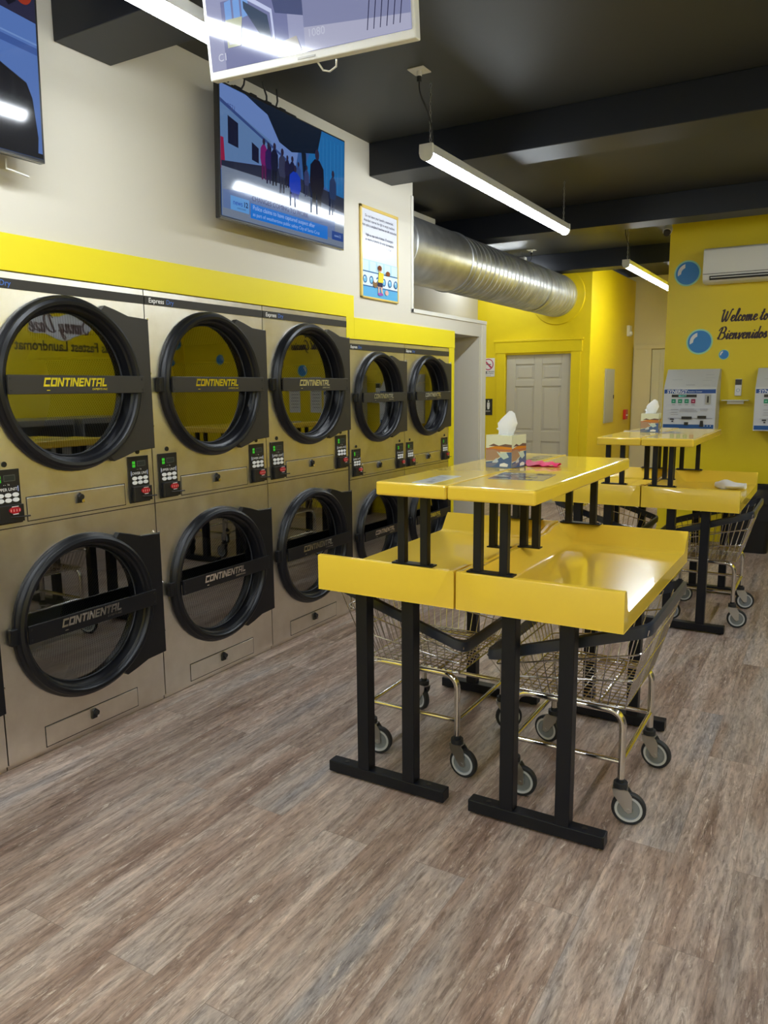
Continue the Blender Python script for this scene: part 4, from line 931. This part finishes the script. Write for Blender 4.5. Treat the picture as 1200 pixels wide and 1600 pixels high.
# ------------------------------------------------------------------ laundry carts
def caster(parent, x, y, rz):
    e = bpy.data.objects.new('caster', None); 
    mb = MB(); mb.cyl((0, 0, .132), (0, 0, .15), .024, 20); mb.cyl((0, 0, .15), (0, 0, .162), .014, 14)
    o = mb.build('caster', M_RUBBER, parent, smooth=40); o.location = (x, y, 0); o.rotation_euler.z = rz
    bpy.data.objects.remove(e)
    R_ = .058; ox = .03
    f = MB()
    for s in (-1, 1):
        f.prism([(-.026, .131), (.024, .131), (.040, .108), (ox + .012, R_ - .006), (ox, R_ - .012), (ox - .012, R_ - .004), (-.020, .105)], lambda u, v, d: (u, d, v), s * .016, s * .0185)
    f.box((-.026, -.0185, .127), (.026, .0185, .131)); f.cyl((ox, -.021, R_), (ox, .021, R_), .006, 12); f.build('fork', M_ZINC, o)
    w_ = MB(); w_.lathe([(R_ - .012, -.012), (R_ - .003, -.012), (R_, -.008), (R_, .008), (R_ - .003, .012), (R_ - .012, .012)], 'y', 36, (ox, 0, R_)); w_.build('tyre', M_RUBBER, o, smooth=40)
    h = MB(); h.lathe([(.001, -.006), (.012, -.012), (.016, -.009), (R_ - .022, -.008), (R_ - .018, -.012), (R_ - .011, -.0125), (R_ - .011, .0125), (R_ - .018, .012), (R_ - .022, .008), (.016, .009), (.012, .012), (.001, .006)], 'y', 36, (ox, 0, R_)); h.build('wheel_hub', M_HUB, o, smooth=30)
    h = MB(); h.lathe([(R_ - .020, -.0126), (R_ - .012, -.0130)], 'y', 36, (ox, 0, R_)); h.lathe([(R_ - .012, .0130), (R_ - .020, .0126)], 'y', 36, (ox, 0, R_)); h.build('wheel_ring', M_HUB2, o)
    return o
def round_path(pts, r=.05, n=5, closed=False):
    P = [Vector(p) for p in pts]; out = []
    N = len(P)
    for i in range(N):
        if not closed and i in (0, N - 1): out.append(P[i]); continue
        a_, b__, c_ = P[i - 1], P[i], P[(i + 1) % N]; d1, d2 = (a_ - b__), (c_ - b__); q = min(r, d1.length * .45, d2.length * .45)
        s, e = b__ + d1.normalized() * q, b__ + d2.normalized() * q
        for k in range(n + 1):
            t_ = k / n; out.append(s * (1 - t_) ** 2 + b__ * 2 * t_ * (1 - t_) + e * t_ ** 2)
    return out
def make_cart(x, y, rz, label, wheels):
    """low end of the basket towards -x"""
    r = thing('laundry_cart', label, 'laundry cart', (x, y, 0), rz, 'chrome wire laundry carts under the tables')
    fx, fy = .195, .235; zt = .405
    mb = MB()
    for s in (-1, 1): mb.tube(round_path([(-fx, s * fy, .15), (-fx, s * fy, zt), (fx, s * fy, zt), (fx, s * fy, .15)], .06, 6), .0125, 12)
    for s in (-1, 1): mb.tube([(-fx, s * fy, .222), (fx, s * fy, .222)], .0095, 10)
    for s in (-1, 1): mb.tube([(s * fx, -fy, .222), (s * fx, fy, .222)], .0095, 10)
    for s in (-1, 1): mb.tube([(s * .1, -fy, zt), (s * .1, fy, zt)], .007, 8)
    mb.build('frame', M_CHROME, r, smooth=40)
    for (sx, sy), a_ in zip(((-1, -1), (1, -1), (1, 1), (-1, 1)), wheels): caster(r, sx * fx, sy * fy, a_ - rz)
    # basket corners (bottom and top)
    bx0, bx1, by = -.205, .20, .245; zb = .42
    tx0, tx1, ty = -.265, .285, .335; zl, zh = .56, .735
    def C(u, v, k):    # k 0 bottom..1 top, u,v in -1..1
        X0 = bx0 + (tx0 - bx0) * k; X1 = bx1 + (tx1 - bx1) * k; Yy = by + (ty - by) * k
        xx = X0 + (X1 - X0) * (u + 1) / 2; zz = zb + ((zl + (zh - zl) * (u + 1) / 2) - zb) * k
        return Vector((xx, Yy * v, zz))
    mb = MB(); wr = .0022
    nu, nv = 15, 17
    for i in range(nu):
        u = -1 + 2 * i / (nu - 1)
        mb.tube([C(u, -1, 1), C(u, -1, 0), C(u, 1, 0), C(u, 1, 1)], wr, 4)
    for j in range(nv):
        v = -1 + 2 * j / (nv - 1)
        mb.tube([C(-1, v, 1), C(-1, v, 0), C(1, v, 0), C(1, v, 1)], wr, 4)
    for k in (0, .36, .70):
        loop = [C(-1, -1, k), C(1, -1, k), C(1, 1, k), C(-1, 1, k)]
        mb.tube(round_path(loop, .03, 4, True), .0032, 6, closed=True)
    mb.build('wire_basket', M_WIRE, r)
    mb = MB(); loop = round_path([C(-1, -1, 1), C(1, -1, 1), C(1, 1, 1), C(-1, 1, 1)], .05, 6, True)
    n = len(loop); vs = []; prof = [(-.006, -.022), (.010, -.018), (.013, 0), (.010, .018), (-.006, .022)]
    ctr = Vector((0, 0, 0))
    for p in loop:
        o_ = Vector((p.x, p.y, 0)).normalized()
        for (d, h) in prof: vs.append(p + o_ * d + Vector((0, 0, h - .004)))
    m_ = len(prof); fs = [(i * m_ + k, ((i + 1) % n) * m_ + k, ((i + 1) % n) * m_ + (k + 1) % m_, i * m_ + (k + 1) % m_) for i in range(n) for k in range(m_)]
    mb.grid(vs, fs); mb.build('rim_bumper', M_BUMP, r, smooth=50)
    return r
make_cart(-1.385, 2.80, PI, 'wire laundry cart under the near table, on the dryer side', (.6, 2.7, .2, -.1))
make_cart(-.752, 2.775, 0, 'wire laundry cart under the near table, on the aisle side', (.1, .15, -.15, 2.9))
make_cart(-1.385 + T2[0], 2.80 + T2[1], PI, 'wire laundry cart under the far table, on the dryer side', (.6, 2.7, .2, -.1))
make_cart(-.735 + T2[0], 2.78 + T2[1], 0, 'wire laundry cart under the far table, on the aisle side', (.1, .1, .2, .3))

# ------------------------------------------------------------------ things on the tables
def tissue_box(x, y, z, rz, label):
    r = thing('tissue_box', label, 'tissue box', (x, y, z), rz, 'tissue boxes on the tables'); s, h = .057, .125
    b = MB(); b.box((-s, -s, 0), (s, s, h), M_PRINTG, (.66, .68, .55))
    for (U, N) in (((1, 0, 0), (0, -1, 0)), ((0, 1, 0), (1, 0, 0)), ((-1, 0, 0), (0, 1, 0)), ((0, -1, 0), (-1, 0, 0))):
        U_, N_ = Vector(U), Vector(N); a = Art(N_ * s - U_ * s, U, (0, 0, 1), N, mb=b, step=.0002)
        def Z(pts): return [(u * 2 * s, v * h) for u, v in pts]
        m = M_PRINTG
        a.poly(Z([(0, .55), (.15, .62), (.35, .66), (.6, .68), (.85, .7), (1, .66), (1, .5), (0, .5)]), (.60, .22, .03), m)
        a.poly(Z([(.1, .66), (.3, .74), (.5, .68), (.75, .74), (1, .72), (1, .64), (.6, .66)]), (.16, .09, .09), m)
        a.poly(Z([(0, .5), (1, .52), (1, .58), (.5, .57), (0, .60)]), (.42, .16, .10), m)
        a.poly(Z([(0, .2), (.3, .22), (.6, .36), (.55, .5), (.3, .56), (0, .54)]), (.38, .24, .17), m)
        a.poly(Z([(0, .0), (1, 0), (1, .5), (.8, .48), (.6, .34), (.4, .22), (.0, .16)]), (.07, .13, .30), m)
        a.poly(Z([(.42, .50), (.6, .44), (.8, .48), (.9, .34), (.7, .26), (.55, .36)]), (.50, .62, .62), m)
        a.poly(Z([(.25, .16), (.42, .3), (.5, .2), (.4, .1)]), (.5, .58, .68), m); a.poly(Z([(0, .0), (.3, .04), (.5, .16), (.2, .14), (0, .12)]), (.16, .18, .28), m)
        a.poly(Z([(.55, .04), (.85, .04), (.88, .12), (.72, .16), (.56, .12)]), (.78, .80, .82), m)
    o = b.build('box_body', None, r)
    # tissue: folded fan
    pts = []; n = 14; t_ = MB(); rows = [(.0, .030, .012), (.02, .034, .016), (.045, .040, .016), (.07, .030, .010), (.092, .006, .003)]
    vs = []
    for j, (z_, rx, ry) in enumerate(rows):
        for k in range(n):
            A = 2 * PI * k / n; wob = 1 + .18 * math.sin(3 * A + j) + .1 * math.sin(5 * A)
            vs.append((rx * wob * math.cos(A) + (.004 * j if j < 4 else .024) - .006, ry * wob * math.sin(A), h + z_ + (.012 * math.cos(A) if j == 3 else 0)))
    t_.grid(vs, [(j * n + k, j * n + (k + 1) % n, (j + 1) * n + (k + 1) % n, (j + 1) * n + k) for j in range(len(rows) - 1) for k in range(n)])
    t_.face([(-.045, 0, h + .022), (-.03, .008, h + .036), (-.005, .006, h + .02), (-.008, -.004, h)]); t_.build('tissue', M_PAPER, r, smooth=30)
    return r
ZU = 1.1902
tissue_box(-1.118, 2.845, ZU, math.radians(-28) + .35, 'patterned tissue box on the near table upper shelf')
tissue_box(-1.095, 5.43, ZU, .05, 'patterned tissue box on the far table upper shelf')
def flyer(x, y, w_, l_, rz, label, cols, z=ZU):
    r = MB(); r.box((-w_ / 2, -l_ / 2, 0), (w_ / 2, l_ / 2, .0015), M_PRINTG, cols[0]); a = Art((-w_ / 2, -l_ / 2, .0015), (1, 0, 0), (0, 1, 0), (0, 0, 1), mb=r, step=.0002)
    rnd = random.Random(int(x * 1000))
    for k in range(14):
        u, v = rnd.uniform(.03, .7) * w_, rnd.uniform(.03, .85) * l_; a.rect(u, v, u + rnd.uniform(.1, .28) * w_, v + rnd.uniform(.04, .13) * l_, cols[1 + k % (len(cols) - 1)], M_PRINTG)
    o = r.build('paper_flyer', None, loc=(x, y, z)); o.rotation_euler.z = rz; tag(o, label, 'flyer'); return o
flyer(-1.165, 2.335, .075, .235, 0.02, 'pale printed leaflet at the left front of the near upper shelf', [(.68, .70, .72), (.55, .57, .6), (.7, .72, .75), (.45, .47, .5)])
flyer(-.935, 2.54, .19, .20, .1, 'dark colourful leaflet in front of the tissue box on the near table', [(.30, .28, .28), (.08, .09, .16), (.5, .5, .5), (.45, .16, .1), (.16, .16, .2)])
flyer(-1.13, 3.25, .06, .22, .0, 'leaflet at the far left end of the near upper shelf', [(.35, .33, .25), (.12, .12, .1), (.55, .5, .4)])
flyer(-1.20, 5.47, .16, .16, .2, 'pale leaflet left of the far tissue box', [(.68, .68, .64), (.5, .5, .5), (.6, .6, .6)])
flyer(-.97, 5.37, .16, .2, .4, 'dark leaflet right of the far tissue box', [(.4, .38, .36), (.1, .1, .14), (.55, .5, .45), (.4, .12, .1)])
# pink cloth
b = MB(); n = 9; vs = []
for j in range(4):
    for i in range(n):
        q = i / (n - 1); wid = .055 - .03 * abs(q - .35) - .015 * (q > .45); v = (j / 3 - .5)
        vs.append((-.06 + .14 * q, v * wid * 2, .012 * math.sin(j * PI / 3) + .006 + .005 * math.sin(i * 2.1 + j)))
b.grid(vs, [(j * n + i, j * n + i + 1, (j + 1) * n + i + 1, (j + 1) * n + i) for j in range(3) for i in range(n - 1)])
k0 = len(b.v); b.grid([(v[0], v[1], 0) for v in vs], [(j * n + i, (j + 1) * n + i, (j + 1) * n + i + 1, j * n + i + 1) for j in range(3) for i in range(n - 1)])
o = b.build('pink_cloth', M_PINK, smooth=60, loc=(-1.0, 2.92, ZU)); o.rotation_euler.z = -.2; tag(o, 'crumpled bright pink cloth beside the near tissue box', 'cloth')
# folded white cloth on far tray
b = MB(); vs = []; n, m_ = 12, 10
for i in range(n):
    q = i / (n - 1)
    for k in range(m_):
        A = 2 * PI * k / m_; rad = (.030 + .010 * math.sin(q * 7)) * (.5 + .9 * math.sin(PI * min(max(q, .08), .92)))
        vs.append((-.095 + .19 * q, .055 * math.cos(A) * (1 + .15 * math.sin(5 * q + k)) * (.6 + .4 * math.sin(PI * q)), max(0, .022 + rad * math.sin(A) * .8)))
b.grid(vs, [(i * m_ + k, i * m_ + (k + 1) % m_, (i + 1) * m_ + (k + 1) % m_, (i + 1) * m_ + k) for i in range(n - 1) for k in range(m_)] + [tuple(range(m_))[::-1], tuple((n - 1) * m_ + k for k in range(m_))])
o = b.build('white_towel', M_PAPER, smooth=60, loc=(-.59, 5.56, .816)); o.rotation_euler.z = -.15; tag(o, 'folded white cloth lying in the far lower tray', 'towel')

# ------------------------------------------------------------------ off-frame side seen mirrored in the dryer glass
sg = thing('wall_logo', 'Sunny Daze logo plaque, seen mirrored in the leftmost dryer glass', 'wall sign', (XR, 5.96, 2.235))
b = MB(); pts = []
for k in range(48):
    A = 2 * PI * k / 48; pts.append(((.42 + .025 * math.cos(7 * A)) * math.cos(A), (.135 + .03 * math.cos(5 * A + 1)) * math.sin(A)))
b.prism(pts, lambda u, v, d: (-d, u, v), .0005, .012); b.build('logo_plate', mat('logo_white', (.78, .79, .80), .5), sg)
q, L_ = script_text('Sunny Daze', .19, .022); b = MB()
for k, f in enumerate(q): b.face([(-.0125 - .00001 * k, -(u - L_ / 2), v - .07) for u, v in f][::-1])
b.build('logo_script', mat('logo_brown', (.16, .10, .09), .5), sg)
a = Art((0, 0, 0), (0, -1, 0), (0, 0, 1), (-1, 0, 0)); a.text('Americas Fastest Laundromat Family', 0, 0, .16, (.02, .015, .03), bold=.02, xs=.88); o = a.mb.build('wall_slogan', M_PRINT, loc=(XR - .0005, 6.02, 1.955)); tag(o, 'dark slogan lettering seen mirrored in the leftmost dryer glass', 'wall lettering')
for (yy, z, rr_, lab) in ((7.78, 2.13, .10, 'bubble decal high on the side wall, mirrored in the second dryer'), (7.70, 1.86, .045, 'small bubble decal on the side wall'),):
    b = MB(); b.prism([(rr_ * math.cos(2 * PI * k / 32), rr_ * math.sin(2 * PI * k / 32)) for k in range(32)], lambda u, v, d: (-d, u, v), .0005, .0015); tag(b.build('bubble_decal', M_CYANP, loc=(XR, yy, z)), lab, 'wall decal')
for i in range(6):
    y0 = .8 + i * .95
    r = thing('washing_machine', 'floor washing machine against the side wall opposite the dryers', 'washing machine', (XR - .45, y0 + .43, 0), 0, 'washing machines opposite the dryers')
    b = MB(); b.box((-.35, -.42, 0), (.44, .42, 1.2)); b.build('cabinet', M_GREY, r, bevel=.006)
    b = MB(); b.lathe([(.16, -.352), (.17, -.38), (.23, -.39), (.26, -.37), (.265, -.351)], 'x', 32, (0, 0, .62)); d = b.build('door', M_RING, r, smooth=40)
    b = MB(); b.lathe([(.001, -.356), (.165, -.354)], 'x', 32, (0, 0, .62)); b.build('door_glass', M_PLAST, d)
    b = MB(); b.box((-.356, -.40, 1.0), (-.35, .40, 1.14)); b.build('control_panel', M_PLAST, r)
